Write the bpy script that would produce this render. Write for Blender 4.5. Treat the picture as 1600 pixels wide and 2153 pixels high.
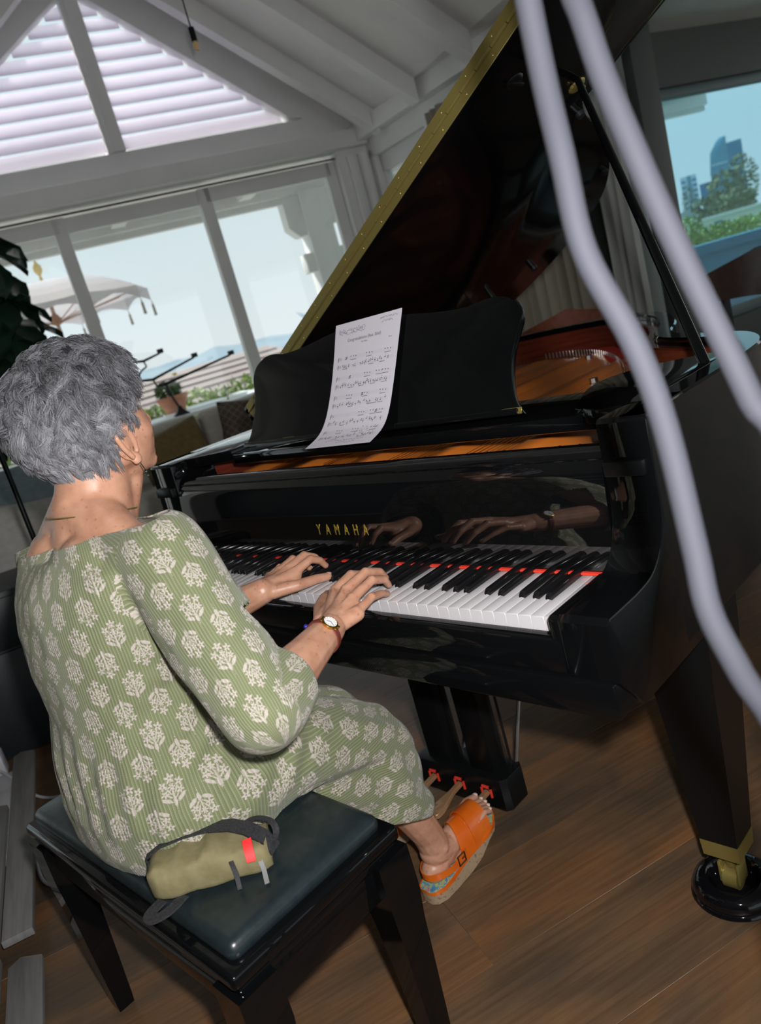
import bpy, bmesh, math, random
from mathutils import Vector as V, Matrix, noise
R = math.radians
sc = bpy.context.scene
for o in list(bpy.data.objects): bpy.data.objects.remove(o)
COL = sc.collection

# ---------------------------------------------------------------- camera, sky, lights, exposure
def axes(yaw, pitch, roll):
    f = V((math.sin(yaw)*math.cos(pitch), math.cos(yaw)*math.cos(pitch), math.sin(pitch)))
    r = f.cross(V((0, 0, 1))).normalized(); u = r.cross(f)
    return (math.cos(roll)*r + math.sin(roll)*u, -math.sin(roll)*r + math.cos(roll)*u, f)
CR, CU, CF = axes(-0.8366, -0.2436, -0.2763)
CP = V((1.2612, -0.8629, 1.2238))
cd = bpy.data.cameras.new('camera'); cam = bpy.data.objects.new('camera', cd); COL.objects.link(cam)
m = Matrix((CR, CU, -CF)).transposed().to_4x4(); m.translation = CP; cam.matrix_world = m
cd.sensor_fit = 'VERTICAL'; cd.sensor_height = 24; cd.lens = 1658/2153*24
cd.clip_start = 0.02; cd.clip_end = 5000
cd.dof.use_dof = True; cd.dof.focus_distance = 1.4; cd.dof.aperture_fstop = 3.2
sc.camera = cam
sc.view_settings.view_transform = 'Standard'; sc.view_settings.look = 'None'
sc.view_settings.exposure = 0.0; sc.view_settings.gamma = 1.0
sc.view_settings.use_curve_mapping = False

world = bpy.data.worlds.new('world'); sc.world = world; world.use_nodes = True
wn = world.node_tree; wn.nodes.clear()
wo = wn.nodes.new('ShaderNodeOutputWorld'); wb = wn.nodes.new('ShaderNodeBackground')
tc = wn.nodes.new('ShaderNodeTexCoord'); sx = wn.nodes.new('ShaderNodeSeparateXYZ'); cr = wn.nodes.new('ShaderNodeValToRGB')
wn.links.new(tc.outputs['Generated'], sx.inputs[0]); wn.links.new(sx.outputs[2], cr.inputs[0])
cr.color_ramp.elements[0].position = 0.0; cr.color_ramp.elements[0].color = (0.80, 0.84, 0.86, 1)
cr.color_ramp.elements[1].position = 0.75; cr.color_ramp.elements[1].color = (0.46, 0.64, 0.80, 1)
e = cr.color_ramp.elements.new(0.25); e.color = (0.66, 0.79, 0.83, 1)
wn.links.new(cr.outputs[0], wb.inputs[0]); wb.inputs[1].default_value = 1.08
wn.links.new(wb.outputs[0], wo.inputs[0])

sun = bpy.data.lights.new('sun', 'SUN'); sun.energy = 6.5; sun.angle = R(0.6); sun.color = (1, .96, .9)
so = bpy.data.objects.new('sun', sun); COL.objects.link(so)
so.rotation_euler = V((0.80, 0.10, -1.0)).to_track_quat('-Z', 'Y').to_euler()
flash = bpy.data.lights.new('camera_flash', 'SPOT'); flash.energy = 104; flash.shadow_soft_size = 0.022
flash.color = (1.0, .985, .98); flash.spot_size = R(140); flash.spot_blend = 0.6
fo = bpy.data.objects.new('camera_flash', flash); COL.objects.link(fo)
fo.location = CP + CR*0.045 + CU*0.085 - CF*0.01
fo.rotation_euler = CF.to_track_quat('-Z', 'Y').to_euler()

# ---------------------------------------------------------------- helpers
MATS = {}
def mat(name, col, rough=.5, metal=0, **k):
    if name in MATS: return MATS[name]
    mt = bpy.data.materials.new(name); mt.use_nodes = True
    b = mt.node_tree.nodes['Principled BSDF']
    b.inputs['Base Color'].default_value = (*col, 1); b.inputs['Roughness'].default_value = rough
    b.inputs['Metallic'].default_value = metal
    for kk, vv in k.items():
        b.inputs[{'spec': 'Specular IOR Level', 'coat': 'Coat Weight', 'coatr': 'Coat Roughness', 'trans': 'Transmission Weight', 'sss': 'Subsurface Weight', 'ior': 'IOR', 'sheen': 'Sheen Weight', 'alpha': 'Alpha'}[kk]].default_value = vv
    MATS[name] = mt; return mt
def nodes(mt):
    nt = mt.node_tree; return nt, nt.nodes, nt.links, nt.nodes['Principled BSDF']
def noisy(name, c0, c1, scale, rough=.5, metal=0, bump=0, detail=4, stretch=None, coord='Object', p0=.35, p1=.65, **k):
    """two-tone noise colour with optional bump"""
    mt = mat(name, c0, rough, metal, **k); nt, N, L, b = nodes(mt)
    t = N.new('ShaderNodeTexCoord'); mp = N.new('ShaderNodeMapping'); n = N.new('ShaderNodeTexNoise'); r = N.new('ShaderNodeValToRGB')
    if stretch: mp.inputs['Scale'].default_value = stretch
    n.inputs['Scale'].default_value = scale; n.inputs['Detail'].default_value = detail
    L.new(t.outputs[coord], mp.inputs[0]); L.new(mp.outputs[0], n.inputs[0]); L.new(n.outputs[0], r.inputs[0])
    r.color_ramp.elements[0].color = (*c0, 1); r.color_ramp.elements[1].color = (*c1, 1)
    r.color_ramp.elements[0].position = p0; r.color_ramp.elements[1].position = p1
    L.new(r.outputs[0], b.inputs['Base Color'])
    if bump:
        bp = N.new('ShaderNodeBump'); bp.inputs['Strength'].default_value = bump; bp.inputs['Distance'].default_value = .01
        L.new(n.outputs[0], bp.inputs['Height']); L.new(bp.outputs[0], b.inputs['Normal'])
    return mt

class MB:
    def __init__(s): s.v = []; s.f = []; s.m = []; s.mi = 0
    def add(s, vs, fs):
        o = len(s.v); s.v += [tuple(p) for p in vs]; s.f += [tuple(i+o for i in f) for f in fs]; s.m += [s.mi]*len(fs); return s
    def frombm(s, bm):
        bm.verts.index_update(); s.add([v.co for v in bm.verts], [[v.index for v in f.verts] for f in bm.faces]); bm.free(); return s
    def box(s, x0, y0, z0, x1, y1, z1, bev=0, seg=2, M=None):
        bm = bmesh.new(); bmesh.ops.create_cube(bm, size=1)
        for v in bm.verts: v.co = V(((x0+x1)/2+v.co.x*(x1-x0), (y0+y1)/2+v.co.y*(y1-y0), (z0+z1)/2+v.co.z*(z1-z0)))
        if bev: bmesh.ops.bevel(bm, geom=list(bm.edges), offset=bev, segments=seg, profile=.5, affect='EDGES')
        if M is not None: bmesh.ops.transform(bm, matrix=M, verts=bm.verts)
        return s.frombm(bm)
    def prism(s, pts, a, b, axis='z', bev=0, seg=2, M=None):
        """polygon extruded along axis; pts are the two other coordinates in xyz order"""
        def mk(p, t): return V((p[0], p[1], t)) if axis == 'z' else V((t, p[0], p[1])) if axis == 'x' else V((p[0], t, p[1]))
        bm = bmesh.new()
        A = [bm.verts.new(mk(p, a)) for p in pts]; B = [bm.verts.new(mk(p, b)) for p in pts]; n = len(pts)
        bm.faces.new(A); bm.faces.new(B)
        for i in range(n): bm.faces.new((A[i], A[(i+1) % n], B[(i+1) % n], B[i]))
        bmesh.ops.recalc_face_normals(bm, faces=bm.faces)
        if bev:
            es = [e for e in bm.edges if e.verts[0] in A and e.verts[1] in A or e.verts[0] in B and e.verts[1] in B]
            bmesh.ops.bevel(bm, geom=es, offset=bev, segments=seg, profile=.5, affect='EDGES')
        if M is not None: bmesh.ops.transform(bm, matrix=M, verts=bm.verts)
        return s.frombm(bm)
    def loft(s, rings, close=True, caps=True):
        n = len(rings[0]); o = []; vs = [p for r in rings for p in r]; fs = []
        for i in range(len(rings)-1):
            for j in range(n if close else n-1):
                fs.append((i*n+j, i*n+(j+1) % n, (i+1)*n+(j+1) % n, (i+1)*n+j))
        if caps and close:
            fs.append(tuple(reversed(range(n)))); fs.append(tuple((len(rings)-1)*n+j for j in range(n)))
        return s.add(vs, fs)
    def tube(s, path, r, n=8, caps=True):
        path = [V(p) for p in path]; rr = r if hasattr(r, '__len__') else [r]*len(path); rings = []
        t0 = (path[1]-path[0]).normalized(); up = V((0, 0, 1)) if abs(t0.z) < .9 else V((1, 0, 0)); u = t0.cross(up).normalized()
        for i, p in enumerate(path):
            t = (path[min(i+1, len(path)-1)]-path[max(i-1, 0)]).normalized(); u = (u-t*u.dot(t)).normalized(); w = t.cross(u)
            rings.append([p+u*math.cos(a)*rr[i]+w*math.sin(a)*rr[i] for a in [2*math.pi*k/n for k in range(n)]])
        return s.loft(rings, caps=caps)
    def cap(s, p0, r0, p1, r1, n=14, h=5):
        """tapered capsule"""
        p0 = V(p0); p1 = V(p1); t = (p1-p0).normalized(); path = []; rr = []
        for i in range(h): a = math.pi/2*(i+.15)/h; path.append(p0-t*r0*math.cos(a)); rr.append(r0*math.sin(a))
        path.append(p0); rr.append(r0); path.append(p1); rr.append(r1)
        for i in range(h-1, -1, -1): a = math.pi/2*(i+.15)/h; path.append(p1+t*r1*math.cos(a)); rr.append(r1*math.sin(a))
        return s.tube(path, rr, n)
    def chain(s, pts, rs, n=14):
        for i in range(len(pts)-1): s.cap(pts[i], rs[i], pts[i+1], rs[i+1], n)
        return s
    def ell(s, c, r, M=None, n=20, k=12):
        c = V(c); rings = []
        for i in range(k+1):
            a = math.pi*(i if 0 < i < k else (.03 if i == 0 else k-.03))/k
            rings.append([V((r[0]*math.sin(a)*math.cos(b), r[1]*math.sin(a)*math.sin(b), -r[2]*math.cos(a))) for b in [2*math.pi*j/n for j in range(n)]])
        if M is not None: rings = [[M @ p for p in q] for q in rings]
        return s.loft([[p+c for p in q] for q in rings])
    def lathe(s, prof, c=(0, 0, 0), n=24):
        c = V(c); return s.loft([[c+V((r*math.cos(a), r*math.sin(a), z)) for a in [2*math.pi*j/n for j in range(n)]] for r, z in prof])
    def mesh(s, name, mats, smooth=None):
        me = bpy.data.meshes.new(name); me.from_pydata(s.v, [], s.f)
        for mt in (mats if isinstance(mats, (list, tuple)) else [mats]): me.materials.append(mt)
        me.polygons.foreach_set('material_index', s.m)
        if smooth is not None:
            me.polygons.foreach_set('use_smooth', [True]*len(me.polygons))
            if smooth < 179: me.set_sharp_from_angle(angle=R(smooth))
        me.update(); return me
    def obj(s, name, mats, parent=None, smooth=40, recalc=True):
        me = s.mesh(name, mats, smooth)
        if recalc:
            bm = bmesh.new(); bm.from_mesh(me); bmesh.ops.recalc_face_normals(bm, faces=bm.faces); bm.to_mesh(me); bm.free()
        return link(name, me, parent)
def link(name, data, parent=None, M=None):
    o = bpy.data.objects.new(name, data); COL.objects.link(o)
    if parent is not None: o.parent = parent
    if M is not None: o.matrix_local = M
    return o
def thing(name, label, cat, loc=(0, 0, 0), rz=0, group=None):
    o = bpy.data.objects.new(name, None); COL.objects.link(o); o.empty_display_size = .1
    o.location = loc; o.rotation_euler = (0, 0, rz); return tag(o, label, cat, group)
def tag(o, label=None, cat=None, group=None, kind=None):
    if label: o['label'] = label
    if cat: o['category'] = cat
    if group: o['group'] = group
    if kind: o['kind'] = kind
    return o
def struct(o): o['kind'] = 'structure'; return o
def off(o, base):
    """shift mesh data so that a child built in world coordinates sits right under a moved parent"""
    return o
def spline(pts, n=8, closed=False):
    """Catmull-Rom"""
    out = []; P = [V(p) for p in pts]; m = len(P)
    for i in range(m if closed else m-1):
        if closed: a, b, c, d = P[(i-1) % m], P[i], P[(i+1) % m], P[(i+2) % m]
        else: a, b, c, d = P[max(i-1, 0)], P[i], P[i+1], P[min(i+2, m-1)]
        for k in range(n):
            t = k/n; out.append(.5*((2*b)+(c-a)*t+(2*a-5*b+4*c-d)*t*t+(3*b-a-3*c+d)*t**3))
    if not closed: out.append(P[-1])
    return out
def remeshed(mb, voxel, smooth=4, fac=.5):
    me = mb.mesh('tmp', []); bm = bmesh.new(); bm.from_mesh(me); bmesh.ops.recalc_face_normals(bm, faces=bm.faces); bm.to_mesh(me); bm.free()
    o = bpy.data.objects.new('tmp', me); COL.objects.link(o)
    md = o.modifiers.new('r', 'REMESH'); md.mode = 'VOXEL'; md.voxel_size = voxel
    if smooth: ms = o.modifiers.new('s', 'SMOOTH'); ms.iterations = smooth; ms.factor = fac
    dg = bpy.context.evaluated_depsgraph_get(); dg.update()
    out = bpy.data.meshes.new_from_object(o.evaluated_get(dg)); bpy.data.objects.remove(o); bpy.data.meshes.remove(me)
    out.polygons.foreach_set('use_smooth', [True]*len(out.polygons)); return out
def text_mesh(body, size, ext=0, font=None, space=1.0, align='CENTER'):
    cu = bpy.data.curves.new('t', 'FONT'); cu.body = body; cu.size = size; cu.extrude = ext; cu.align_x = align; cu.space_character = space
    cu.resolution_u = 4
    o = bpy.data.objects.new('t', cu); COL.objects.link(o); dg = bpy.context.evaluated_depsgraph_get(); dg.update()
    me = bpy.data.meshes.new_from_object(o.evaluated_get(dg)); bpy.data.objects.remove(o); return me

# ---------------------------------------------------------------- shared materials
black = mat('black_lacquer', (.003, .0033, .0037), .04, spec=.32)
satin = mat('black_satin', (.005, .0055, .006), .30, spec=.25)
brass = mat('brass', (.33, .265, .08), .33, .6)
gold = mat('gold_letters', (.75, .52, .08), .35, .7)
white_paint = noisy('white_paint', (.80, .81, .80), (.85, .85, .84), 3, .55)
steel = mat('steel', (.6, .6, .6), .25, 1)
# ================================================================ grand piano
piano = thing('grand_piano', 'black polished grand piano with raised lid and open keyboard', 'piano')
maroon = noisy('maroon_veneer', (.10, .018, .010), (.16, .032, .016), 6, .25, stretch=(1, 1, 12), coat=.5)
copper = mat('plate_bronze', (.88, .25, .035), .38, .05)
redfelt = noisy('red_felt', (.75, .028, .012), (.85, .05, .02), 200, .9)
ivory = mat('key_white', (.63, .605, .62), .22, spec=.5)
ebony = mat('key_black', (.008, .008, .009), .16)
keywood = noisy('key_wood', (.62, .40, .17), (.72, .50, .24), 30, .6, stretch=(1, .1, 1))

OUT = [(.715, .17), (.715, .40), (.713, .56), (.694, .70), (.625, .82), (.515, .895), (.405, .985), (.345, 1.085), (.300, 1.21), (.228, 1.36),
       (.132, 1.51), (.01, 1.635), (-.15, 1.705), (-.36, 1.735), (-.56, 1.71), (-.69, 1.63), (-.742, 1.50), (-.745, 1.30), (-.745, .80), (-.745, .17)]
OUTS = [V((p.x, p.y)) for p in spline([(x, y, 0) for x, y in OUT], 5)]
def inset(P, d):
    out = []
    for i, p in enumerate(P):
        t = (P[min(i+1, len(P)-1)]-P[max(i-1, 0)]).normalized(); out.append(p+V((-t.y, t.x))*d)   # outline runs counter-clockwise seen from above
    return out
def wall(mb, A, B, z0, z1, bev=.004):
    rings = []
    for a, b in zip(A, B):
        d = (b-a).normalized()*bev
        rings.append([V((a.x, a.y, z0)), V((a.x, a.y, z1-bev)), V((a.x+d.x, a.y+d.y, z1)), V((b.x-d.x, b.y-d.y, z1)), V((b.x, b.y, z1-bev)), V((b.x, b.y, z0))])
    mb.loft(rings)
IN1 = inset(OUTS, .045); IN2 = inset(OUTS, .075)
mb = MB(); wall(mb, OUTS, IN1, .62, .983); rim = mb.obj('rim', black, piano, 35)
mb = MB(); wall(mb, inset(OUTS, .0452), IN2, .70, .966); mb.obj('inner_rim', maroon, piano, 35)
# arms with their sweeping front profile
prof = [(-.034, .662), (-.034, .748), (-.026, .757), (.05, .757)] + [(p.x, p.y) for p in spline([(.05, .757, 0), (.10, .763, 0), (.135, .785, 0), (.156, .82, 0), (.163, .86, 0)], 4)][1:] + [(.166, .976), (.173, .983), (.30, .983), (.30, .60), (.02, .60)]
for s, x0, x1 in ((1, .634, .715), (-1, -.745, -.634)):
    o = MB().prism(prof, x0, x1, 'x', bev=.004).obj('arm', black, piano, 35)
    mb = MB(); mb.box(x0+.008 if s > 0 else x0+.02, .150, .897, x1-.008 if s > 0 else x1-.008, .168, .921, .002); h = mb.obj('fallboard_catch', satin, o)
# front: keybed, key slip, key blocks
MB().box(-.73, -.042, .605, .708, .62, .662, .006).obj('keybed', black, piano)
MB().box(-.632, -.034, .660, .632, -.004, .7165, .005).obj('key_slip', black, piano)
for x0, x1 in ((.6125, .636), (-.636, -.6125)):
    MB().box(x0, -.030, .66, x1, .13, .752, .008, 3).obj('key_block', black, piano)
# belly board closing the case underneath
P2 = inset(OUTS, .03)
MB().prism([(p.x, p.y) for p in P2], .70, .715).obj('soundboard', noisy('spruce', (.45, .27, .10), (.55, .36, .15), 8, .5, stretch=(1, .05, 1)), piano)
# keys
W = .0235; KZ = .735
wk = MB(); wk.box(0.0006, .004, .7135, W-.0006, .158, KZ-.0022); wk.mi = 1
wk.box(0.0003, .0002, KZ-.0024, W-.0003, .158, KZ, .0007, 2); wk.box(0.0003, .0, .7105, W-.0003, .0026, KZ-.0006, .0004, 1)
wkm = wk.mesh('white_key', [keywood, ivory], 40)
bk = MB()
bk.loft([[V((x, y, z)) for x, y, z in ((-w/2, .052+a, .70), (w/2, .052+a, .70), (w/2, .052+a, KZ+.004), (w/2*.92, .052+a+b, KZ+h), (-w/2*.92, .052+a+b, KZ+h), (-w/2, .052+a, KZ+.004))] for w, a, b, h in ((.0112, 0, .006, .0102),)]
        + [[V((x, y, z)) for x, y, z in ((-.0056, .158, .70), (.0056, .158, .70), (.0056, .158, KZ+.004), (.0050, .158, KZ+.0118), (-.0050, .158, KZ+.0118), (-.0056, .158, KZ+.004))]])
bm = bmesh.new(); me0 = bk.mesh('b', []); bm.from_mesh(me0); bmesh.ops.recalc_face_normals(bm, faces=bm.faces)
bmesh.ops.bevel(bm, geom=list(bm.edges), offset=.0014, segments=2, profile=.5, affect='EDGES')
bkm = bpy.data.meshes.new('black_key'); bm.to_mesh(bkm); bm.free(); bkm.materials.append(ebony)
bkm.polygons.foreach_set('use_smooth', [True]*len(bkm.polygons)); bkm.set_sharp_from_angle(angle=R(50))
PRESSED = {25: .009, 30: .009}
for i in range(52):
    o = link('white_key', wkm, piano); o.location = ((i-26)*W, 0, -PRESSED.get(i, 0))
    if i % 7 in (0, 2, 3, 5, 6) and i < 51:
        d = {0: 0, 2: -.0022, 3: .0022, 5: -.003, 6: 0}[i % 7]
        o = link('black_key', bkm, piano); o.location = ((i-25)*W+d, 0, 0)
MB().box(-.6125, .1425, .737, .6125, .152, .7405, .001).obj('red_felt_strip', redfelt, piano)
MB().tube(spline([(-.615, .125, .748), (-.622, .132, .752), (-.618, .142, .746), (-.609, .146, .739)], 5), .0016, 6).obj('red_cord', redfelt, piano)
# fallboard standing open, with lettering
FB0 = V((0, .150, .742)); FB1 = V((0, .186, .932)); fd = (FB1-FB0).normalized(); fn = V((0, -fd.z, fd.y))
def fb(x, t, o=0): p = FB0+fd*t+fn*o; return V((x, p.y, p.z))
L = (FB1-FB0).length
sec = [(0, 0), (.0, .0)]
prof = [(p.y, p.z) for p in spline([(0, .150, .742), (0, .1515, .775), (0, .1535, .81), (0, .1580, .86), (0, .165, .90), (0, .1755, .922)], 4)]+[ (FB1.y-.008, FB1.z-.003), (FB1.y-.001, FB1.z+.004), (FB1.y+.010, FB1.z+.008), (FB1.y+.022, FB1.z+.004), (FB1.y+.026, FB1.z-.006), (FB0.y+.03, FB0.z)]
fbo = MB().prism(prof, -.633, .633, 'x').obj('fallboard', mat('fallboard_lacquer', (.003, .0033, .0037), .025, spec=1.0), piano, 60)
fd = V((0, .058, .998))
MB().tube([(-.632, .1755, .921), (.632, .1755, .921)], .0026, 8).obj('fallboard_bead', black, fbo)
rot = Matrix((V((1, 0, 0)), fd, -V((0, fd.z, -fd.y)))).transposed()
rot = Matrix((V((1, 0, 0)), fd, V((1, 0, 0)).cross(fd))).transposed().to_4x4()
for k, ch in enumerate('YAMAHA'):
    me = text_mesh(ch, .034, .0004); me.materials.append(gold)
    x = -.073+k*.0298
    o = link('gold_letter', me, fbo); mm = rot.copy() @ Matrix.Diagonal((.62, 1, 1, 1)); mm.translation = V((x, .1525, .797)); o.matrix_local = mm
# music shelf, desk and rails
shelf = MB().box(-.48, .262, .944, .628, .46, .972, .005).obj('music_shelf', black, piano)
MB().prism([(p.x, p.y) for p in spline([(.50, .36, 0), (.475, .43, 0), (.47, .50, 0), (.52, .575, 0), (.64, .62, 0)], 5)]+[(.672, .60), (.672, .26), (.60, .24), (.54, .27)], .955, .9835, 'z', bev=.004).obj('treble_shelf', black, piano)
MB().prism([(-.70, .205), (-.70, .62), (-.478, .62), (-.478, .262), (-.52, .25), (-.60, .222)], .955, .9835, 'z', bev=.004).obj('bass_shelf', black, piano)
lidm0 = mat('desk_lacquer', (.003, .0033, .0036), .12, spec=.16)
DO = V((.012, .272, .984)); dt = V((0, .105, .21)).normalized(); dn = V((0, -dt.z, dt.y))
half = [(0, .243), (.10, .240), (.20, .226), (.28, .220), (.335, .226), (.372, .222), (.402, .205), (.414, .178), (.408, .150), (.400, .118), (.398, .075), (.408, .025), (.428, 0.0)]
hs = [(p.x, p.y) for p in spline([(x, y, 0) for x, y in half], 4)]
dpts = [(-x, y) for x, y in reversed(hs[1:])] + hs
Md = Matrix((V((1, 0, 0)), dt, V((1, 0, 0)).cross(dt))).transposed().to_4x4(); Md.translation = DO
desk = MB().prism(dpts, -.008, .008, 'z', bev=.004, M=Md).obj('music_desk', lidm0, piano, 35)
MB().box(-.42, -.004, .008, .42, .008, .016, .002, M=Md).obj('paper_ledge', black, desk)
for x in (-.245, .405):
    mb = MB(); mb.box(x-.022, .002, .0085, x+.022, .010, .0098, .0004, 1, M=Md)
    mb.tube([Md @ V((x-.022, .0, .010)), Md @ V((x+.022, .0, .010))], .0024, 6); mb.obj('desk_hinge', brass, desk)
# iron plate, felts, pins, strings
IN3 = inset(OUTS, .082)
front = [V((.60, .19)), V((-.62, .19))]
plate = MB().prism([(p.x, p.y) for p in IN3[3:-3]]+[(-.66, .19), (.62, .19)], .868, .882, 'z', bev=.003).obj('iron_plate', copper, piano, 35)
for x, w, y1 in ((-.50, .05, 1.5), (-.27, .035, 1.55), (-.04, .035, 1.5), (.19, .035, 1.28), (.40, .05, .95)):
    mb = MB(); mb.loft([[V((x-w*1.6, y, .880)), V((x+w*1.6, y, .880)), V((x+w*.5+k, y, .880+h)), V((x-w*.5+k, y, .880+h))] for y, h, k in ((.235, .010, 0), (.30, .034, 0), (.42, .030, -.02), (y1, .016, -.10))]); mb.obj('plate_strut', copper, plate, 50)
MB().box(-.60, .245, .880, .60, .275, .897, .006).obj('capo_bar', copper, plate)
mb = MB(); mb.loft([[V((x, y, .8815)), V((x, y+.10, .8815)), V((x, y+.10, .894)), V((x, y, .894))] for x, y in [(.36-.05*k, .98+.045*k+.004*k*k*.3) for k in range(15)] if y < 1.66]); mb.obj('bridge_felt', redfelt, plate)
mb = MB()
for k in range(76):
    x = -.52+k*.0138; y0 = .30+(k % 3)*.012
    if min(abs(x-q) for q in (-.50, -.27, -.04, .19, .40)) < .035: continue
    mb.tube([(x, y0, .882), (x, y0, .906)], .0024, 6)
mb.obj('tuning_pins', steel, plate); bpy.data.objects['tuning_pins']['kind'] = 'stuff'
mb = MB()
for k in range(64):
    x = -.52+k*.0152; yE = min(1.60, 1.64-max(0, x+.25)*.95-max(0, x-.25)*.6)
    mb.tube([(x, .30, .9), (x-.02-.04*(yE-.3), yE, .892)], .0005 if k > 20 else .0011, 4)
st = mb.obj('strings', mat('string_wire', (.45, .28, .16), .35, 1), plate); st['kind'] = 'stuff'
mb = MB()
for k in range(40):
    t = k/39; x = -.40+.66*t; y = 1.635-.62*t*t-.05*t
    mb.tube([(x, y, .885), (x+.002, y-.002, .908)], .003, 6)
hp = mb.obj('hitch_pins', steel, plate); hp['kind'] = 'stuff'
for x, y in ((.16, .985), (.31, 1.02), (.33, .955), (.27, 1.12), (-.1, 1.42), (.44, .83)):
    MB().lathe([(.0, .905), (.012, .905), (.0125, .893), (.019, .891), (.019, .881)], (x, y, 0), 8).obj('plate_bolt', steel, plate, 30)
MB().box(.02, .80, .8825, .16, .83, .885, .001).obj('plate_slot', mat('dark_slot', (.01, .008, .006), .6), plate)
# lid, folded front flap and long brass hinge
LA = .4923; ls = V((math.cos(LA), 0, math.sin(LA))); ln = V((-math.sin(LA), 0, math.cos(LA))); LO = V((-.745, 0, 1.010)); LY = .548
Ml = Matrix((ls, V((0, 1, 0)), ln)).transposed().to_4x4(); Ml.translation = LO
lo = [(p.x+.745, p.y) for p in inset(OUTS, -.012) if p.y > LY+.02]
lidp = [(lo[0][0], LY)] + lo + [(-.012, LY)]
lidm = mat('lid_lacquer', (.003, .0032, .0036), .08, spec=.09)
lid = MB().prism(lidp, 0, .023, 'z', bev=.003, M=Ml).obj('lid', lidm, piano, 35)
flap = [(1.472, LY), (1.472, LY+.50), (1.44, LY+.53), (.0, LY+.53), (-.012, LY+.50), (-.012, LY)]
MB().prism(flap, .026, .048, 'z', bev=.003, M=Ml).obj('lid_flap', black, piano, 35)
for t0, t1 in ((.003, .0215), (.0275, .046)):
    leaf = MB().box(.006, LY-.0022, t0, 1.462, LY+.001, t1, .0005, 1, M=Ml).obj('hinge_leaf', brass, lid)
    for k in range(17):
        mm = Ml @ Matrix.Translation((.045+k*.086+(.02 if t0 > .02 else 0), LY-.0022, (t0+t1)/2)); mb = MB()
        mb.ell((0, 0, 0), (.0032, .0016, .0032), n=8, k=4); mb.v = [tuple(mm @ V(p)) for p in mb.v]; mb.obj('hinge_screw', brass, leaf)
kn = MB()
for k in range(29):
    a = .008+k*.05; kn.tube([Ml @ V((a, LY-.003, .0245)), Ml @ V((a+.0485, LY-.003, .0245))], .0034, 8)
kn.obj('hinge_knuckles', brass, lid)
for s, y in ((1.112, 1.035), (.888, 1.48), (.435, 1.62), (.25, 1.585)):
    mb = MB(); mb.lathe([(.0, -.012), (.011, -.010), (.012, 0)], (0, 0, 0), 12); mb.v = [tuple(Ml @ (V(p)+V((s, y, 0)))) for p in mb.v]; mb.obj('lid_bumper', mat('rubber', (.012, .014, .016), .4), lid)
for s, y, mt in ((1.191, .92, brass), (1.201, .658, satin)):
    mb = MB(); mb.lathe([(.0, -.004), (.014, -.006), (.020, -.003), (.022, 0)], (0, 0, 0), 14); mb.box(-.004, -.028, -.008, .004, .028, -.001, .001); mb.v = [tuple(Ml @ (V(p)+V((s, y, 0)))) for p in mb.v]; mb.obj('prop_cup', mt, lid)
pt = Ml @ V((1.205, .905, -.002)); pb = V((.672, .505, .955))
prop = MB().tube([pb, pb.lerp(pt, .5), pt], [.0105, .0095, .008], 10).obj('lid_prop', black, piano)
mb = MB(); mb.box(.395, .985, .905, .402, 1.005, .962, .002); mb.box(.36, .985, .950, .402, 1.002, .964, .002); mb.tube([(.392, .99, .925), (.38, .985, .925)], .006, 8)
mm = Matrix.Translation((.432, 1.008, 0)) @ Matrix.Rotation(R(48), 4, 'Z') @ Matrix.Translation((-.40, -.995, 0)); mb.v = [tuple(mm @ V(p)) for p in mb.v]
mb.obj('prop_lock', brass, piano)
# legs with brass ferrules and castors
def leg(x, y):
    mb = MB(); mb.loft([[V((x+sx*w, y+sy*w, z)) for sx, sy in ((-1, -1), (1, -1), (1, 1), (-1, 1))] for z, w in ((.132, .034), (.50, .058), (.52, .062), (.61, .066))])
    lg = mb.obj('leg', satin, piano, 30)
    mb = MB(); mb.loft([[V((x+sx*w, y+sy*w, z)) for sx, sy in ((-1, -1), (1, -1), (1, 1), (-1, 1))] for z, w in ((.100, .0335), (.134, .0355))]); mb.obj('ferrule', brass, lg, 30)
    mb = MB(); mb.tube([(x, y, .10), (x, y, .062)], .010, 10); mb.box(x-.020, y-.018, .030, x-.014, y+.018, .075, .002); mb.box(x+.014, y-.018, .030, x+.020, y+.018, .075, .002); mb.tube([(x-.0135, y, .036), (x+.0135, y, .036)], .023, 14); mb.obj('castor', brass, lg)
leg(.638, .318); leg(-.655, .318); leg(-.36, 1.38)
cupm = mat('black_gloss_cup', (.004, .004, .005), .05)
for n, (x, y) in enumerate(((.638, .318), (-.655, .318), (-.36, 1.38))):
    o = MB().lathe([(.0, .0), (.076, 0), (.082, .005), (.080, .011), (.077, .013), (.079, .019), (.073, .032), (.062, .040), (.050, .042), (.046, .038), (.040, .020), (.034, .0125), (.0, .0125)], (x, y, 0), 40).obj('castor_cup', cupm, None, 50)
    tag(o, ('glossy black castor cup under the piano leg nearest the camera', 'glossy black castor cup under the bass side piano leg', 'glossy black castor cup under the tail leg of the piano')[n], 'castor cup', 'castor cups under the piano legs')
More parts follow.
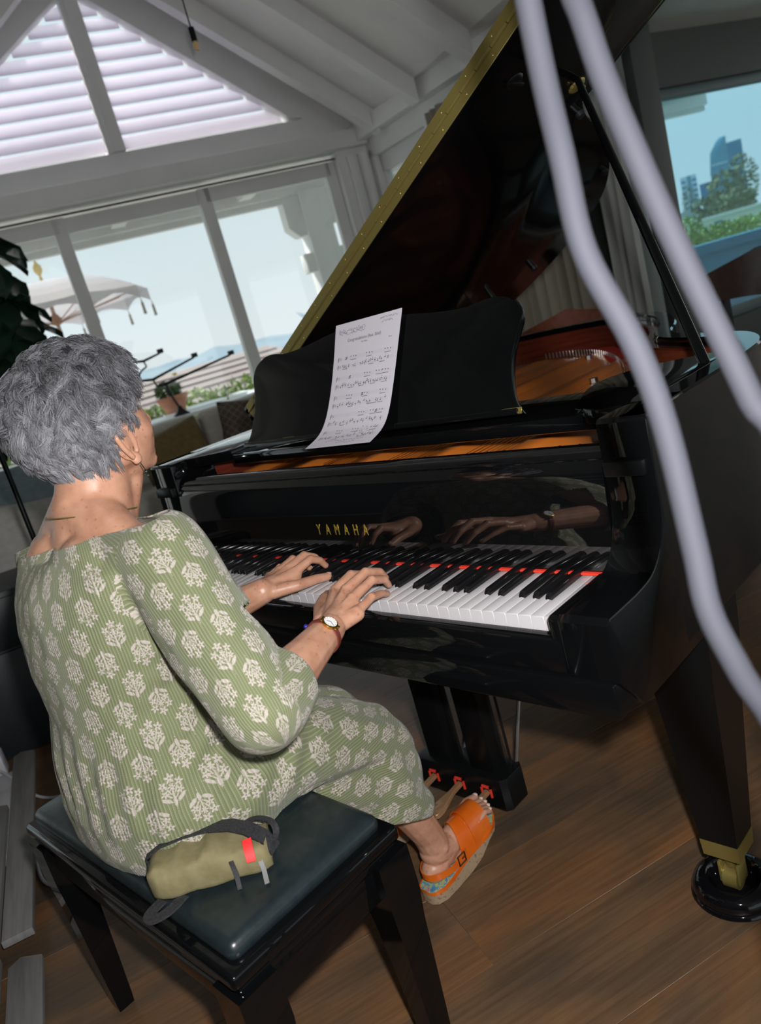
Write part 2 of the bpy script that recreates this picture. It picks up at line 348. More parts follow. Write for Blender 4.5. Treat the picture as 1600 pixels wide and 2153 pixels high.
# pedal lyre
lyre = MB().prism([(-.165, .315), (-.15, .302), (.112, .302), (.125, .315), (.125, .375), (.112, .388), (-.15, .388), (-.165, .375)], .028, .112, 'z', bev=.003).obj('pedal_lyre', satin, piano, 30)
for x0, x1 in ((-.128, -.052), (.012, .088)):
    MB().box(x0, .322, .110, x1, .37, .608, .003).obj('lyre_post', satin, lyre)
for x in (-.105, -.02, .065):
    mb = MB(); mb.loft([[V((x-w, y, z)), V((x+w, y, z)), V((x+w*.8, y, z+.010)), V((x-w*.8, y, z+.010))] for y, w, z in ((.31, .010, .066), (.265, .0105, .062), (.235, .018, .058), (.205, .0235, .054), (.188, .021, .052), (.180, .012, .051))])
    bm = bmesh.new(); me = mb.mesh('p', []); bm.from_mesh(me); bmesh.ops.recalc_face_normals(bm, faces=bm.faces); bmesh.ops.bevel(bm, geom=list(bm.edges), offset=.003, segments=2, affect='EDGES'); mm = MB(); mm.frombm(bm); mm.obj('pedal', mat('pedal_bronze', (.45, .26, .13), .35, .45), lyre, 60)
    mb = MB(); mb.box(x-.016, .2985, .058, x-.0115, .304, .088); mb.box(x+.0115, .2985, .058, x+.016, .304, .088); mb.box(x-.016, .2985, .082, x+.016, .304, .088); mb.obj('pedal_felt', redfelt, lyre)
for a, b in (((-.02, .36, .11), (-.02, .36, .60)), ((-.045, .355, .11), (-.045, .36, .60)), ((.10, .372, .11), (.10, .375, .60))):
    MB().tube([a, b], .0035, 6).obj('pedal_rod', mat('dark_rod', (.02, .02, .02), .3, .6), lyre)
for x in (-.06, .105):
    MB().tube([(x, .38, .10), (x, .62, .60)], .005, 8).obj('lyre_brace', steel, lyre)
# ================================================================ the room
TH = R(68.3); dv = V((math.cos(TH), math.sin(TH), 0)); nv = V((-math.sin(TH), math.cos(TH), 0))
MR = Matrix((dv, nv, V((0, 0, 1)))).transposed().to_4x4(); MR.translation = V((CP.x, CP.y, 0))
def RP(a, n, z): return MR @ V((a, n, z))
KP = RP(3.2, 6.6, 0); ta = R(-14); e2 = V((math.cos(ta), math.sin(ta), 0)); n2 = V((-e2.y, e2.x, 0))
MK = Matrix((e2, n2, V((0, 0, 1)))).transposed().to_4x4(); MK.translation = KP
QP = V((-1.90, 5.70, 0)); tb = R(72); e3 = V((math.cos(tb), math.sin(tb), 0)); n3 = V((-e3.y, e3.x, 0))
MQ = Matrix((e3, n3, V((0, 0, 1)))).transposed().to_4x4(); MQ.translation = QP
def put(o, M): o.matrix_world = M; return o

# --- floor of wide boards
def wood_floor():
    mt = mat('floor_oak', (.1, .055, .03), .33, spec=.4); nt, N, L, b = nodes(mt)
    t = N.new('ShaderNodeTexCoord'); oi = N.new('ShaderNodeObjectInfo')
    ad = N.new('ShaderNodeVectorMath'); ad.operation = 'ADD'; cx = N.new('ShaderNodeCombineXYZ'); mu = N.new('ShaderNodeMath'); mu.operation = 'MULTIPLY'; mu.inputs[1].default_value = 37
    L.new(oi.outputs['Random'], mu.inputs[0]); L.new(mu.outputs[0], cx.inputs[1]); L.new(mu.outputs[0], cx.inputs[0]); L.new(t.outputs['Object'], ad.inputs[0]); L.new(cx.outputs[0], ad.inputs[1])
    def nz(scale, st, det=5, dist=0.0):
        mp = N.new('ShaderNodeMapping'); mp.inputs['Scale'].default_value = st; n = N.new('ShaderNodeTexNoise'); n.inputs['Scale'].default_value = scale; n.inputs['Detail'].default_value = det; n.inputs['Distortion'].default_value = dist
        L.new(ad.outputs[0], mp.inputs[0]); L.new(mp.outputs[0], n.inputs[0]); return n.outputs[0]
    big = nz(2.6, (.6, 1.7, 1), 5, .8); grain = nz(24, (.16, 4, 1), 6, .5); blot = nz(4.5, (.7, 1.4, 1), 3, 1.2)
    r1 = N.new('ShaderNodeValToRGB'); els = r1.color_ramp.elements
    els[0].position = .30; els[0].color = (.092, .066, .046, 1); els[1].position = .72; els[1].color = (.215, .105, .048, 1)
    x = els.new(.45); x.color = (.140, .088, .050, 1); x = els.new(.58); x.color = (.180, .095, .046, 1)
    L.new(big, r1.inputs[0])
    r2 = N.new('ShaderNodeValToRGB'); r2.color_ramp.elements[0].position = .33; r2.color_ramp.elements[0].color = (.80, .79, .78, 1); r2.color_ramp.elements[1].position = .62; r2.color_ramp.elements[1].color = (1.07, 1.06, 1.05, 1); L.new(grain, r2.inputs[0])
    m1 = N.new('ShaderNodeMixRGB'); m1.blend_type = 'MULTIPLY'; m1.inputs[0].default_value = 1; L.new(r1.outputs[0], m1.inputs[1]); L.new(r2.outputs[0], m1.inputs[2])
    vo = N.new('ShaderNodeTexVoronoi'); vo.inputs['Scale'].default_value = 1.5; mp = N.new('ShaderNodeMapping'); mp.inputs['Scale'].default_value = (1, 2.0, 1); L.new(ad.outputs[0], mp.inputs[0]); L.new(mp.outputs[0], vo.inputs[0])
    r3 = N.new('ShaderNodeValToRGB'); r3.color_ramp.elements[0].position = .035; r3.color_ramp.elements[0].color = (.16, .14, .14, 1); r3.color_ramp.elements[1].position = .11; r3.color_ramp.elements[1].color = (1, 1, 1, 1); L.new(vo.outputs['Distance'], r3.inputs[0])
    m2 = N.new('ShaderNodeMixRGB'); m2.blend_type = 'MULTIPLY'; m2.inputs[0].default_value = .85; L.new(m1.outputs[0], m2.inputs[1]); L.new(r3.outputs[0], m2.inputs[2])
    r4 = N.new('ShaderNodeValToRGB'); r4.color_ramp.elements[0].position = .35; r4.color_ramp.elements[0].color = (.8, .82, .86, 1); r4.color_ramp.elements[1].position = .65; r4.color_ramp.elements[1].color = (1.15, 1.05, .95, 1); L.new(blot, r4.inputs[0])
    m3 = N.new('ShaderNodeMixRGB'); m3.blend_type = 'MULTIPLY'; m3.inputs[0].default_value = 1; L.new(m2.outputs[0], m3.inputs[1]); L.new(r4.outputs[0], m3.inputs[2])
    L.new(m3.outputs[0], b.inputs['Base Color'])
    bp = N.new('ShaderNodeBump'); bp.inputs['Strength'].default_value = .12; bp.inputs['Distance'].default_value = .004; L.new(grain, bp.inputs['Height']); L.new(bp.outputs[0], b.inputs['Normal'])
    return mt
oak = wood_floor()
fl = put(MB().box(-6, -7, -.12, 9, 6.7, -.0012).obj('floor', oak), MR); struct(fl)
random.seed(5); PW = .235; PL = 2.35
plm = MB().box(0, 0, -.014, PL-.0006, PW-.0006, 0, .0004, 1).mesh('floor_board', oak, 40)
cnt = 0
for i in range(-13, 25):
    n0 = i*PW; st = random.uniform(-PL, 0)
    for j in range(-1, 4):
        a0 = -2.6+st+j*PL
        if a0 > 5.8 or a0+PL < -2.6: continue
        if cnt < 297 or True:
            o = link('floor_board', plm, fl, Matrix.Translation((a0, n0, 0))); cnt += 1

# --- ceiling: gable roof running away from the window wall, with rafters
def ceil_z(a): return 4.30-.79*abs(a-1.2)
mb = MB()
mb.prism([(-.8, 2.72), (1.2, 4.30), (3.2, 2.72), (3.2, 2.84), (1.2, 4.42), (-.8, 2.84)], -7, 6.7, 'y')
mb.box(-6, -7, 2.72, -.8, 6.7, 2.84); mb.box(3.2, -7, 2.72, 9, 6.2, 2.84)
cl = put(mb.obj('ceiling', white_paint), MR); struct(cl)
for n in (6.25, 5.55, 4.75, 3.9, 3.0, 2.0, 1.0):
    for s in (-1, 1):
        mb = MB(); mb.prism([(1.2, 4.30), (1.2+s*2.0, 2.72), (1.2+s*2.0, 2.56), (1.2, 4.12)], n-.06, n+.06, 'y'); mb.obj('rafter', white_paint, cl)
MB().box(1.13, -7, 4.02, 1.27, 6.6, 4.3).obj('ridge_beam', white_paint, cl)

# --- window wall (left): header, ledge, louvred gable, sliding glass doors
gl = bpy.data.materials.new('window_glass'); gl.use_nodes = True
def glassy(mt, tint, fac):
    mt.use_nodes = True
    nt = mt.node_tree; nt.nodes.clear(); o = nt.nodes.new('ShaderNodeOutputMaterial'); mx = nt.nodes.new('ShaderNodeMixShader'); t = nt.nodes.new('ShaderNodeBsdfTransparent'); g = nt.nodes.new('ShaderNodeBsdfGlossy')
    t.inputs[0].default_value = (*tint, 1); g.inputs[1].default_value = 0.0 if 'Roughness' in g.inputs else .0
    g.inputs['Roughness'].default_value = .01; mx.inputs[0].default_value = fac
    nt.links.new(t.outputs[0], mx.inputs[1]); nt.links.new(g.outputs[0], mx.inputs[2]); nt.links.new(mx.outputs[0], o.inputs[0]); return mt
glassy(gl, (.96, .985, .985), .05)
tint = glassy(bpy.data.materials.new('tinted_glass'), (.62, .82, .88), .05)
mb = MB()
mb.box(-6, 6.6, 2.55, 3.3, 6.78, 2.86)                       # header
mb.box(-6, 6.47, 2.555, 3.2, 6.6, 2.69, .006)                # projecting ledge
mb.prism([(-.8, 2.86), (-.55, 2.86), (1.2, 4.06), (2.72, 2.86), (3.2, 2.86), (1.2, 4.35)], 6.6, 6.78, 'y')   # gable border
mb.box(-6, 6.6, 0, -5.5, 6.78, 2.55)
wl = put(mb.obj('wall_left', white_paint), MR); struct(wl)
mb = MB(); mb.box(2.92, 6.55, 0, 3.32, 6.78, 2.56); mb.box(3.0, 6.50, 0, 3.06, 6.56, 2.50, .008); mb.tube([(3.15, 6.53, 0), (3.15, 6.53, 2.5)], .05, 16); mb.box(3.22, 6.47, 0, 3.32, 6.6, 2.56, .01)
mb.obj('corner_post', white_paint, wl, 50)
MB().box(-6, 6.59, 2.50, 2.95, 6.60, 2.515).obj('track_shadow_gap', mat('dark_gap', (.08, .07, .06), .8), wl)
slatm = bpy.data.materials.new('louvre_white'); slatm.use_nodes = True
nt = slatm.node_tree; b = nt.nodes['Principled BSDF']; b.inputs['Base Color'].default_value = (.85, .83, .87, 1); b.inputs['Roughness'].default_value = .5
tr = nt.nodes.new('ShaderNodeBsdfTranslucent'); tr.inputs[0].default_value = (.88, .84, .90, 1); mx = nt.nodes.new('ShaderNodeMixShader'); mx.inputs[0].default_value = .75
nt.links.new(b.outputs[0], mx.inputs[1]); nt.links.new(tr.outputs[0], mx.inputs[2]); nt.links.new(mx.outputs[0], nt.nodes['Material Output'].inputs[0])
mb = MB(); mb.prism([(-.55, 2.86), (1.2, 4.06), (1.2, 4.0), (-.44, 2.875)], 6.56, 6.7, 'y'); mb.prism([(2.72, 2.86), (1.2, 4.06), (1.2, 4.0), (2.62, 2.875)], 6.56, 6.7, 'y'); mb.box(1.15, 6.55, 2.86, 1.25, 6.72, 4.05); mb.box(1.12, 6.58, 2.86, 1.15, 6.70, 4.05)
gw = put(mb.obj('window_5', white_paint), MR); struct(gw)
for k in range(11):
    z = 2.885+k*.104
    aL = -.55+(z+.10-2.86)/1.2*1.75; aR = 2.72-(z+.10-2.86)/1.2*1.52
    for x0, x1 in ((aL, 1.13), (1.25, aR)):
        if x1-x0 < .05: continue
        mb = MB(); M = Matrix.Translation((0, 6.66, z+.05)) @ Matrix.Rotation(R(62), 4, 'X'); mb.box(x0, -.058, -.004, x1, .058, .004, .003, 2, M=M); mb.obj('slat', slatm, gw)
mul = (-4.0, -2.85, -1.70, -.55, .60, 1.75, 2.87)
for k in range(6):
    x0, x1 = mul[k], mul[k+1]; y = 6.66 if k % 2 else 6.70; w = .05 if k < 5 else .05
    mb = MB(); mb.box(x0-w, y-.03, .02, x0+w, y+.03, 2.50, .006); mb.box(x1-w, y-.03, .02, x1+w, y+.03, 2.50, .006); mb.box(x0, y-.03, 2.385, x1, y+.03, 2.50, .006); mb.box(x0, y-.03, .02, x1, y+.03, .14, .006)
    w_ = put(mb.obj('window_%d' % (k+1) if k < 4 else 'window_%d' % (k+2), white_paint), MR); struct(w_)
    MB().box(x0+w, y-.004, .14, x1-w, y+.004, 2.385).obj('pane', gl, w_)

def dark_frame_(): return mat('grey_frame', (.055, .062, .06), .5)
# --- right wall, turning away behind the piano
mb = MB(); mb.box(-.05, 0, 2.58, 2.86, .16, 2.86); mb.box(-.05, -.11, 2.585, 2.86, 0, 2.72, .006)
mb.box(-.05, 0, 2.44, 2.86, .16, 2.58); mb.box(-.05, 0, 0, .12, .16, 2.5); mb.box(.93, 0, 0, 1.22, .16, 2.5); mb.box(.93, -.03, 0, 1.0, .0, 2.47, .006); mb.box(.12, 0, 0, 2.86, .16, .12)
wr = put(mb.obj('wall_right', white_paint), MK); struct(wr)
for k, (x0, x1) in enumerate(((.12, .93), (1.22, 2.80))):
    mb = MB(); mb.box(x0, .05, .12, x0+.06, .11, 2.44, .005); mb.box(x1-.06, .05, .12, x1, .11, 2.44, .005); mb.box(x0, .05, 2.30, x1, .11, 2.44, .005); mb.box(x0, .05, .12, x1, .11, .22, .005)
    w_ = put(mb.obj('window_%d' % (8+k), white_paint), MK); struct(w_); MB().box(x0+.06, .076, .22, x1-.06, .084, 2.30).obj('pane', gl, w_)
o = MB().box(2.80, -.02, 0, 2.87, .17, 2.86, .004).obj('end_post', dark_frame_(), wr)
# far wall beyond the curtain with the tinted view of towers
dark_frame = dark_frame_()
mb = MB(); mb.box(-.6, 0, 2.30, 5, .2, 2.85); mb.box(-.6, 0, 0, -.02, .2, 2.4); mb.box(2.55, 0, 0, 5, .2, 2.4); mb.box(0, 0, 0, 5, .2, .30)
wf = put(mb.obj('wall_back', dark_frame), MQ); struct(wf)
mb = MB(); mb.box(-.02, .04, .30, .09, .14, 2.30, .01); mb.box(2.45, .04, .30, 2.55, .14, 2.30, .01); mb.box(-.02, .04, 2.22, 2.55, .14, 2.30, .01); mb.box(-.02, .04, .30, 2.55, .14, .40, .01)
w_ = put(mb.obj('window_10', mat('teal_frame', (.10, .15, .155), .45)), MQ); struct(w_); MB().box(.09, .086, .40, 2.45, .094, 2.22).obj('pane', tint, w_)
# unseen walls close the room; east openings added to let daylight in
J = MK @ V((2.86, .16, 0))
mb = MB(); 
def wallseg(name, p, q, holes=(), h=2.84, t=.15, mt=None):
    d = (q-p); Lh = d.length; d.normalize(); n = V((-d.y, d.x, 0)); M = Matrix((d, n, V((0, 0, 1)))).transposed().to_4x4(); M.translation = p
    mb = MB(); x = 0
    for x0, x1, z0, z1 in holes:
        mb.box(x, 0, 0, x0, t, h); mb.box(x0, 0, 0, x1, t, z0); mb.box(x0, 0, z1, x1, t, h); x = x1
    mb.box(x, 0, 0, Lh, t, h); return struct(put(mb.obj(name, mt or white_paint), M))
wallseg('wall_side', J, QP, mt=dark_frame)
TP = MQ @ V((5, .1, 0)); e_ = V((5.2, 8.4, 0)); f_ = V((5.2, -5.2, 0)); g_ = RP(-6, -.6, 0); h_ = RP(-6, 6.7, 0)
wallseg('wall_end', TP, e_); wallseg('wall_east', e_, f_, ((1.5, 6, .1, 2.6), (7, 12.5, .1, 2.6)))
wallseg('wall_front', f_, g_, (), mt=mat('darkened_wall', (.05, .06, .065), .5)); ww = wallseg('wall_west', g_, h_, (), mt=mat('darkened_wall', (.05, .06, .065), .5))  # unseen walls coloured dark so the lacquer mirrors a dim room
for z in (1.0, 1.5, 2.0): MB().box(.6, -.30, z, 3.6, 0, z+.05, .004).obj('wall_shelf', white_paint, ww)
for x in (.6, 2.1, 3.55): MB().box(x, -.30, .1, x+.06, 0, 2.4, .004).obj('shelf_upright', white_paint, ww)
# --- curtains
def curtain(name, label, x0, x1, z0, z1, waves, amp, c, seed):
    random.seed(seed); n = int(waves*10); ph = [random.uniform(.7, 1.35) for _ in range(waves+2)]; rings = []
    for iz in range(9):
        t = iz/8; z = z1+(z0-z1)*t; pts = []
        for k in range(n+1):
            u = k/n; w = u*waves; a = amp*ph[int(w)]*(.55+.45*t)
            pts.append((x0+(x1-x0)*u+.012*math.sin(w*4.1+t), -.17+a*math.sin(w*2*math.pi)+.01*math.sin(w*3+t*3), z))
        rings.append([V(p) for p in pts]+[V((p[0], p[1]+.004, p[2])) for p in reversed(pts)])
    mb = MB(); mb.loft(rings); o = mb.obj(name, c, None, 180); put(o, MK); return tag(o, label, 'curtain', 'curtains beside the far window')
def cloth(name, c0, c1, tl):
    mt = bpy.data.materials.new(name); mt.use_nodes = True; nt = mt.node_tree; b = nt.nodes['Principled BSDF']; b.inputs['Base Color'].default_value = (*c0, 1); b.inputs['Roughness'].default_value = .9
    tr = nt.nodes.new('ShaderNodeBsdfTranslucent'); tr.inputs[0].default_value = (*c1, 1); mx = nt.nodes.new('ShaderNodeMixShader'); mx.inputs[0].default_value = tl
    nt.links.new(b.outputs[0], mx.inputs[1]); nt.links.new(tr.outputs[0], mx.inputs[2]); nt.links.new(mx.outputs[0], nt.nodes['Material Output'].inputs[0]); return mt
curtain('window_curtain', 'cream pleated curtain hanging behind the piano tail', 1.15, 2.48, .02, 2.46, 13, .045, cloth('cream_curtain', (.50, .47, .38), (.45, .42, .33), .32), 3)
curtain('window_curtain', 'narrow grey-white curtain beside the tinted far window', 2.58, 2.84, .02, 2.46, 4, .04, cloth('grey_curtain', (.50, .52, .50), (.45, .47, .46), .25), 8)

# ================================================================ outdoors
stone = noisy('terrace_stone', (.42, .40, .37), (.52, .50, .46), 2, .8)
o = put(MB().box(-14, 6.8, -.30, 14, 11.4, -.03).obj('terrace', stone), MR); struct(o)
o = put(MB().box(-14, 11.5, -30, 60, 60, -6.0).obj('garden_ground', noisy('lawn', (.10, .16, .04), (.16, .22, .07), 1.5, .9)), MR); struct(o)
o = put(MB().box(5, -3, -6, 60, 11.5, -1.2).obj('garden_bank', noisy('bank_grass', (.10, .16, .04), (.16, .22, .07), 1.5, .9)), MR); struct(o)
# porch eave and its notched column
mb = MB(); mb.box(-9, 8.3, 2.58, 9, 8.5, 2.72, .01); mb.box(-9, 8.36, 2.52, 9, 8.44, 2.58); mb.prism([(6.8, 2.95), (8.9, 2.74), (8.9, 2.68), (6.8, 2.89)], -9, 9, 'x')
mb2 = [q for q in (-1.4, -.1, 1.2, 2.5)]
for q in mb2: mb.box(q, 6.8, 2.62, q+.14, 8.35, 2.80)
o = put(mb.obj('porch_roof', white_paint), MR); struct(o)
col = MB(); col.box(3.16, 8.28, 0, 3.46, 8.56, 2.6, .008); col.prism([(2.98, 2.60), (3.16, 2.60), (3.16, 2.16), (3.08, 2.16), (2.98, 2.26)], 8.34, 8.52, 'y'); col.prism([(3.62, 2.60), (3.46, 2.60), (3.46, 2.22), (3.52, 2.22), (3.62, 2.32)], 8.34, 8.52, 'y')
col.box(3.06, 8.33, 1.78, 3.58, 8.50, 1.98, .01); col.box(3.1, 8.2, .0, 3.52, 8.62, .16, .01); col.box(2.16, 8.22, .72, 2.40, 8.52, .80, .01); col.box(2.18, 8.24, .80, 2.36, 8.5, .90, .01); col.box(2.20, 8.26, 0, 2.34, 8.48, .74)
o = put(col.obj('porch_column', white_paint), MR); tag(o, 'white porch column with stepped brackets outside the glass doors', 'column')
# terrace tables, pot, parasol
wt = mat('white_top', (.80, .82, .82), .35)
def table(a, n, rx, ry, label):
    t = put(thing('terrace_table', label, 'table', group='tables on the terrace'), MR @ Matrix.Translation((a, n, 0)))
    mb = MB(); mb.loft([[V((rx*math.cos(k), ry*math.sin(k), z)) for k in [2*math.pi*j/32 for j in range(32)]] for z in (.735, .755)]); mb.obj('table_top', wt, t)
    MB().tube([(0, 0, .03), (0, 0, .735)], .035, 12).obj('pedestal', wt, t); MB().lathe([(.0, -.03), (.25, -.03), (.22, 0), (.04, .04)], (0, 0, 0)).obj('base', wt, t)
table(1.55, 8.85, .34, .34, 'round white terrace table right of the clay pot'); table(1.02, 8.45, .30, .30, 'round white terrace table left of the black sculpture')
o = put(MB().box(1.94, 8.0, .70, 2.12, 8.95, .765, .006).box(1.96, 8.1, -.03, 2.0, 8.14, .7).box(2.06, 8.86, -.03, 2.1, 8.9, .7).obj('terrace_bench', wt), MR); tag(o, 'white terrace side table by the porch column foot', 'table')
random.seed(11)
def leaves(mb, c, rad, n, s, seed=1):
    random.seed(seed)
    for _ in range(n):
        d = V((random.gauss(0, 1), random.gauss(0, 1), random.gauss(0, 1))).normalized(); r_ = random.uniform(.55, 1)**.5; p = V(c)+V((d.x*rad[0], d.y*rad[1], d.z*rad[2]))*r_
        u = V((random.gauss(0, 1), random.gauss(0, 1), random.gauss(0, 1))).normalized(); w = u.cross(d).normalized() if u.cross(d).length > .01 else V((1, 0, 0)); q = s*random.uniform(.6, 1.3)
        mb.add([p-u*q, p+w*q*.5, p+u*q, p-w*q*.5], [(0, 1, 2, 3)])
leaf_g = noisy('leaf_green', (.10, .18, .025), (.26, .36, .06), 1.5, .6); leaf_d = noisy('leaf_dark', (.03, .07, .02), (.07, .13, .03), 2, .6)
pot = put(thing('flower_pot', 'terracotta flower pot with green plant on the terrace table', 'flower pot'), MR @ Matrix.Translation((1.33, 8.9, 0)))
MB().lathe([(.0, .74), (.10, .74), (.165, .90), (.175, .90), (.175, .935), (.155, .935), (.14, .90), (.0, .90)], (0, 0, 0)).obj('pot', noisy('terracotta', (.50, .20, .12), (.58, .27, .18), 12, .8), pot)
mb = MB(); leaves(mb, (-.02, 0, 1.0), (.15, .13, .10), 420, .028, 4); mb.obj('foliage', leaf_d, pot)
mb = MB(); mb.ell((.10, -.05, 1.15), (.03, .03, .015), n=10, k=5); mb.tube([(.07, 0, .95), (.10, -.05, 1.15)], .003, 5); mb.obj('yellow_flower', mat('petal_yellow', (.8, .55, .02), .6), pot)
# parasol with fringe tassels
par = put(thing('parasol', 'off-white scalloped garden parasol with hanging tassels and gold finial', 'parasol'), MR @ Matrix.Translation((.50, 9.5, 0)))
pc = cloth('parasol_cloth', (.62, .58, .60), (.6, .55, .57), .35); NS = 10
def pr(i, t):
    a = 2*math.pi*i/NS; r_ = 1.05*t; z = 2.46-.30*t**2.2-.02*t; return V((r_*math.cos(a), r_*math.sin(a), z))
mb = MB()
for i in range(NS):
    for k in range(6):
        t0, t1 = k/6, (k+1)/6; s_ = lambda i0, t: pr(i0, t)
        mid0 = (pr(i, t0)+pr(i+1, t0))/2-V((0, 0, .015*t0)); mid1 = (pr(i, t1)+pr(i+1, t1))/2-V((0, 0, .015*t1))
        mb.add([pr(i, t0), mid0, mid1, pr(i, t1)], [(0, 1, 2, 3)]); mb.add([mid0, pr(i+1, t0), pr(i+1, t1), mid1], [(0, 1, 2, 3)])
    A, B = pr(i, 1), pr(i+1, 1); ns = 6
    for k in range(ns):
        p, q = A.lerp(B, k/ns), A.lerp(B, (k+1)/ns); d0 = -.05-.06*math.sin(math.pi*k/ns)*0-.09*(1-math.sin(math.pi*k/ns)); d1 = -.05-.09*(1-math.sin(math.pi*(k+1)/ns))
        mb.add([p, q, q+V((0, 0, d1)), p+V((0, 0, d0))], [(0, 1, 2, 3)])
mb.obj('canopy', pc, par, 180)
wd = noisy('parasol_wood', (.28, .13, .07), (.36, .18, .1), 8, .5)
MB().tube([(0, 0, -.03), (0, 0, 2.42)], .022, 10).obj('pole', wd, par); MB().lathe([(.02, 1.98), (.06, 2.0), (.06, 2.05), (.03, 2.1)], (0, 0, 0), 12).obj('hub', wd, par)
MB().lathe([(.006, 2.46), (.02, 2.48), (.012, 2.52), (.045, 2.57), (.045, 2.62), (.015, 2.66), (.01, 2.70), (.0, 2.72)], (0, 0, 0), 14).obj('finial', mat('finial_gold', (.62, .42, .12), .4, .4), par)
for i in range(NS):
    mb = MB(); mb.tube([V((0, 0, 2.0)), pr(i, .95)], .006, 5); mb.obj('rib', wd, par)
    p = pr(i, 1.0)+V((0, 0, -.14)); mb = MB(); mb.tube([p, p+V((0, 0, -.04)), p+V((0, 0, -.05)), p+V((0, 0, -.17))], [.004, .006, .014, .018], 6); mb.obj('tassel', mat('tassel', (.22, .18, .08), .8), par)
# hedge, neighbouring roof, sea and hills
mb = MB()
for k in range(26): leaves(mb, (-2.2+k*.32, 11.0+.05*math.sin(k), .62+.04*math.sin(k*2.1)), (.32, .28, .24), 230, .045, 20+k)
hd_ = put(mb.obj('hedge', leaf_g), MR); tag(hd_, 'bright green clipped hedge along the terrace edge', 'hedge')
roof_t = mat('roof_tile', (.30, .22, .19), .8); nt, N, L_, b = nodes(roof_t); wv = N.new('ShaderNodeTexWave'); wv.inputs['Scale'].default_value = 3; t_ = N.new('ShaderNodeTexCoord'); r_ = N.new('ShaderNodeValToRGB'); r_.color_ramp.elements[0].color = (.22, .16, .14, 1); r_.color_ramp.elements[1].color = (.44, .36, .33, 1); wv.bands_direction = 'Y'
L_.new(t_.outputs['Object'], wv.inputs[0]); L_.new(wv.outputs[0], r_.inputs[0]); L_.new(r_.outputs[0], b.inputs['Base Color'])
nb = put(thing('neighbour_house', 'low neighbouring house with brown tiled roof beyond the hedge', 'house'), MR @ Matrix.Translation((0, 0, 0)))
MB().box(-9, 16.3, -6, 6.5, 20, .30).obj('wall', white_paint, nb)
mb = MB(); mb.loft([[V((-9.5, 15.6, .15)), V((-9.5, 18.3, 1.12)), V((-9.5, 21, .15))], [V((6.8, 15.6, .15)), V((5.2, 18.3, 1.12)), V((6.8, 21, .15))]]); mb.obj('roof', roof_t, nb)
for k in range(8): MB().box(-9.5, 15.6+k*.335, .150+k*.1205, 6.7-k*.2, 15.66+k*.335, .182+k*.1205).obj('tile_course', roof_t, nb)
sea = put(MB().box(-2500, 60, -40, 3500, 2600, -38).obj('sea', mat('sea_water', (.30, .42, .48), .25)), MR); struct(sea)
def hill(n, a0, a1, h, c, seed, base=-45, name='hills'):
    mb = MB(); N_ = 70; rows = []
    for j, f in enumerate((0, .35, .7, 1.0)):
        row = []
        for k in range(N_+1):
            a = a0+(a1-a0)*k/N_; hh = (noise.noise(V((a/(420*n/2500), seed, 0)))*.5+.55)+.25*noise.noise(V((a/(110*n/2500), seed+4, 1)))
            row.append(V((a, n+f*300, base+max(.05, hh)*h*f)))
        rows.append(row)
    mb.loft(rows, close=False, caps=False); o = put(mb.obj(name, c, None, 180), MR); return struct(o)
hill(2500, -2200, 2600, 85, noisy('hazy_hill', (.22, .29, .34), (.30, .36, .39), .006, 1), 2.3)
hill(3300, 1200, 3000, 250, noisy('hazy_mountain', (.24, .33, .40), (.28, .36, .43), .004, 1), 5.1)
# towers far away to the right
def bld(name, label, c, w, d, h, mt, rz=0, prof=None, floors=8):
    t = thing(name, label, 'building', (c[0], c[1], -20), rz)
    if prof: MB().loft([[V((x*w*s+k, y*d*s, z*(h+20))) for x, y in ((-.5, -.5), (0, -.62), (.5, -.5), (.5, .5), (-.5, .5))] for z, s, k in prof]).obj('tower_body', mt, t, 60)
    else: MB().box(-w/2, -d/2, 0, w/2, d/2, h+20).obj('tower_body', mt, t)
    return t
cam2 = V((CP.x, CP.y, 0)); az = math.atan2(320, -131); rzb = az-math.pi/2
gb = mat('tower_glass', (.10, .28, .36), .2); gb2 = mat('tower_glass_dark', (.05, .20, .30), .2); gw2 = mat('tower_pale', (.50, .58, .60), .6); gbl = mat('block_blue', (.08, .19, .29), .6)
t1 = bld('glass_tower', 'curved blue glass tower tallest on the skyline', (-124.2, 328), 7.2, 6, 27.5, gb, rzb, ((0, 1.0, 1.2), (.55, 1.0, .6), (.75, .98, 0), (.9, .8, .3), (.97, .5, 1.6), (1, .3, 2.4)))
t2 = bld('glass_tower', 'square dark blue glass tower beside the curved one', (-119.4*1.2, 331*1.2), 6.6, 6, 29.5, gb2, rzb)
t3 = bld('apartment_block', 'pale apartment block with a blue stripe on the skyline', (-131.5, 316), 5.6, 6, 17.0, gw2, rzb)
MB().box(-.5, -3.06, 2, .9, -2.9, 37).obj('stripe', gb, t3)
for k in range(9):
    for s in (-1.9, 1.9): MB().box(s-.75, -3.05, 19.5+k*1.9, s+.75, -2.95, 20.4+k*1.9).obj('window_row', gbl, t3)
t4 = bld('office_block', 'low wide blue office block between the towers', (-127.0*1.35, 322*1.35), 8.8, 6, 17, gbl, rzb)
for t, w, hh in ((t1, 5.6, 24), (t2, 4.6, 24)):
    for k in range(6): MB().box(-w/2, -4.1 if t is t1 else -3.1, 20+k*3.6, w/2, -3.3 if t is t1 else -2.95, 20.5+k*3.6).obj('floor_band', gw2 if k % 2 else gb2, t)
def tree(c, rad, label, mt, seed, n=420):
    t = thing('tree', label, 'tree', (c[0], c[1], -3), 0, 'trees below the towers'); mb = MB(); leaves(mb, (0, 0, c[2]+3), rad, n, rad[0]*.16, seed); mb.obj('foliage', mt, t); MB().tube([(0, 0, -3), (0, 0, c[2]+3)], rad[0]*.08, 6).obj('trunk', wd, t)
olive = noisy('olive_leaf', (.10, .13, .06), (.17, .20, .10), 1, .8)
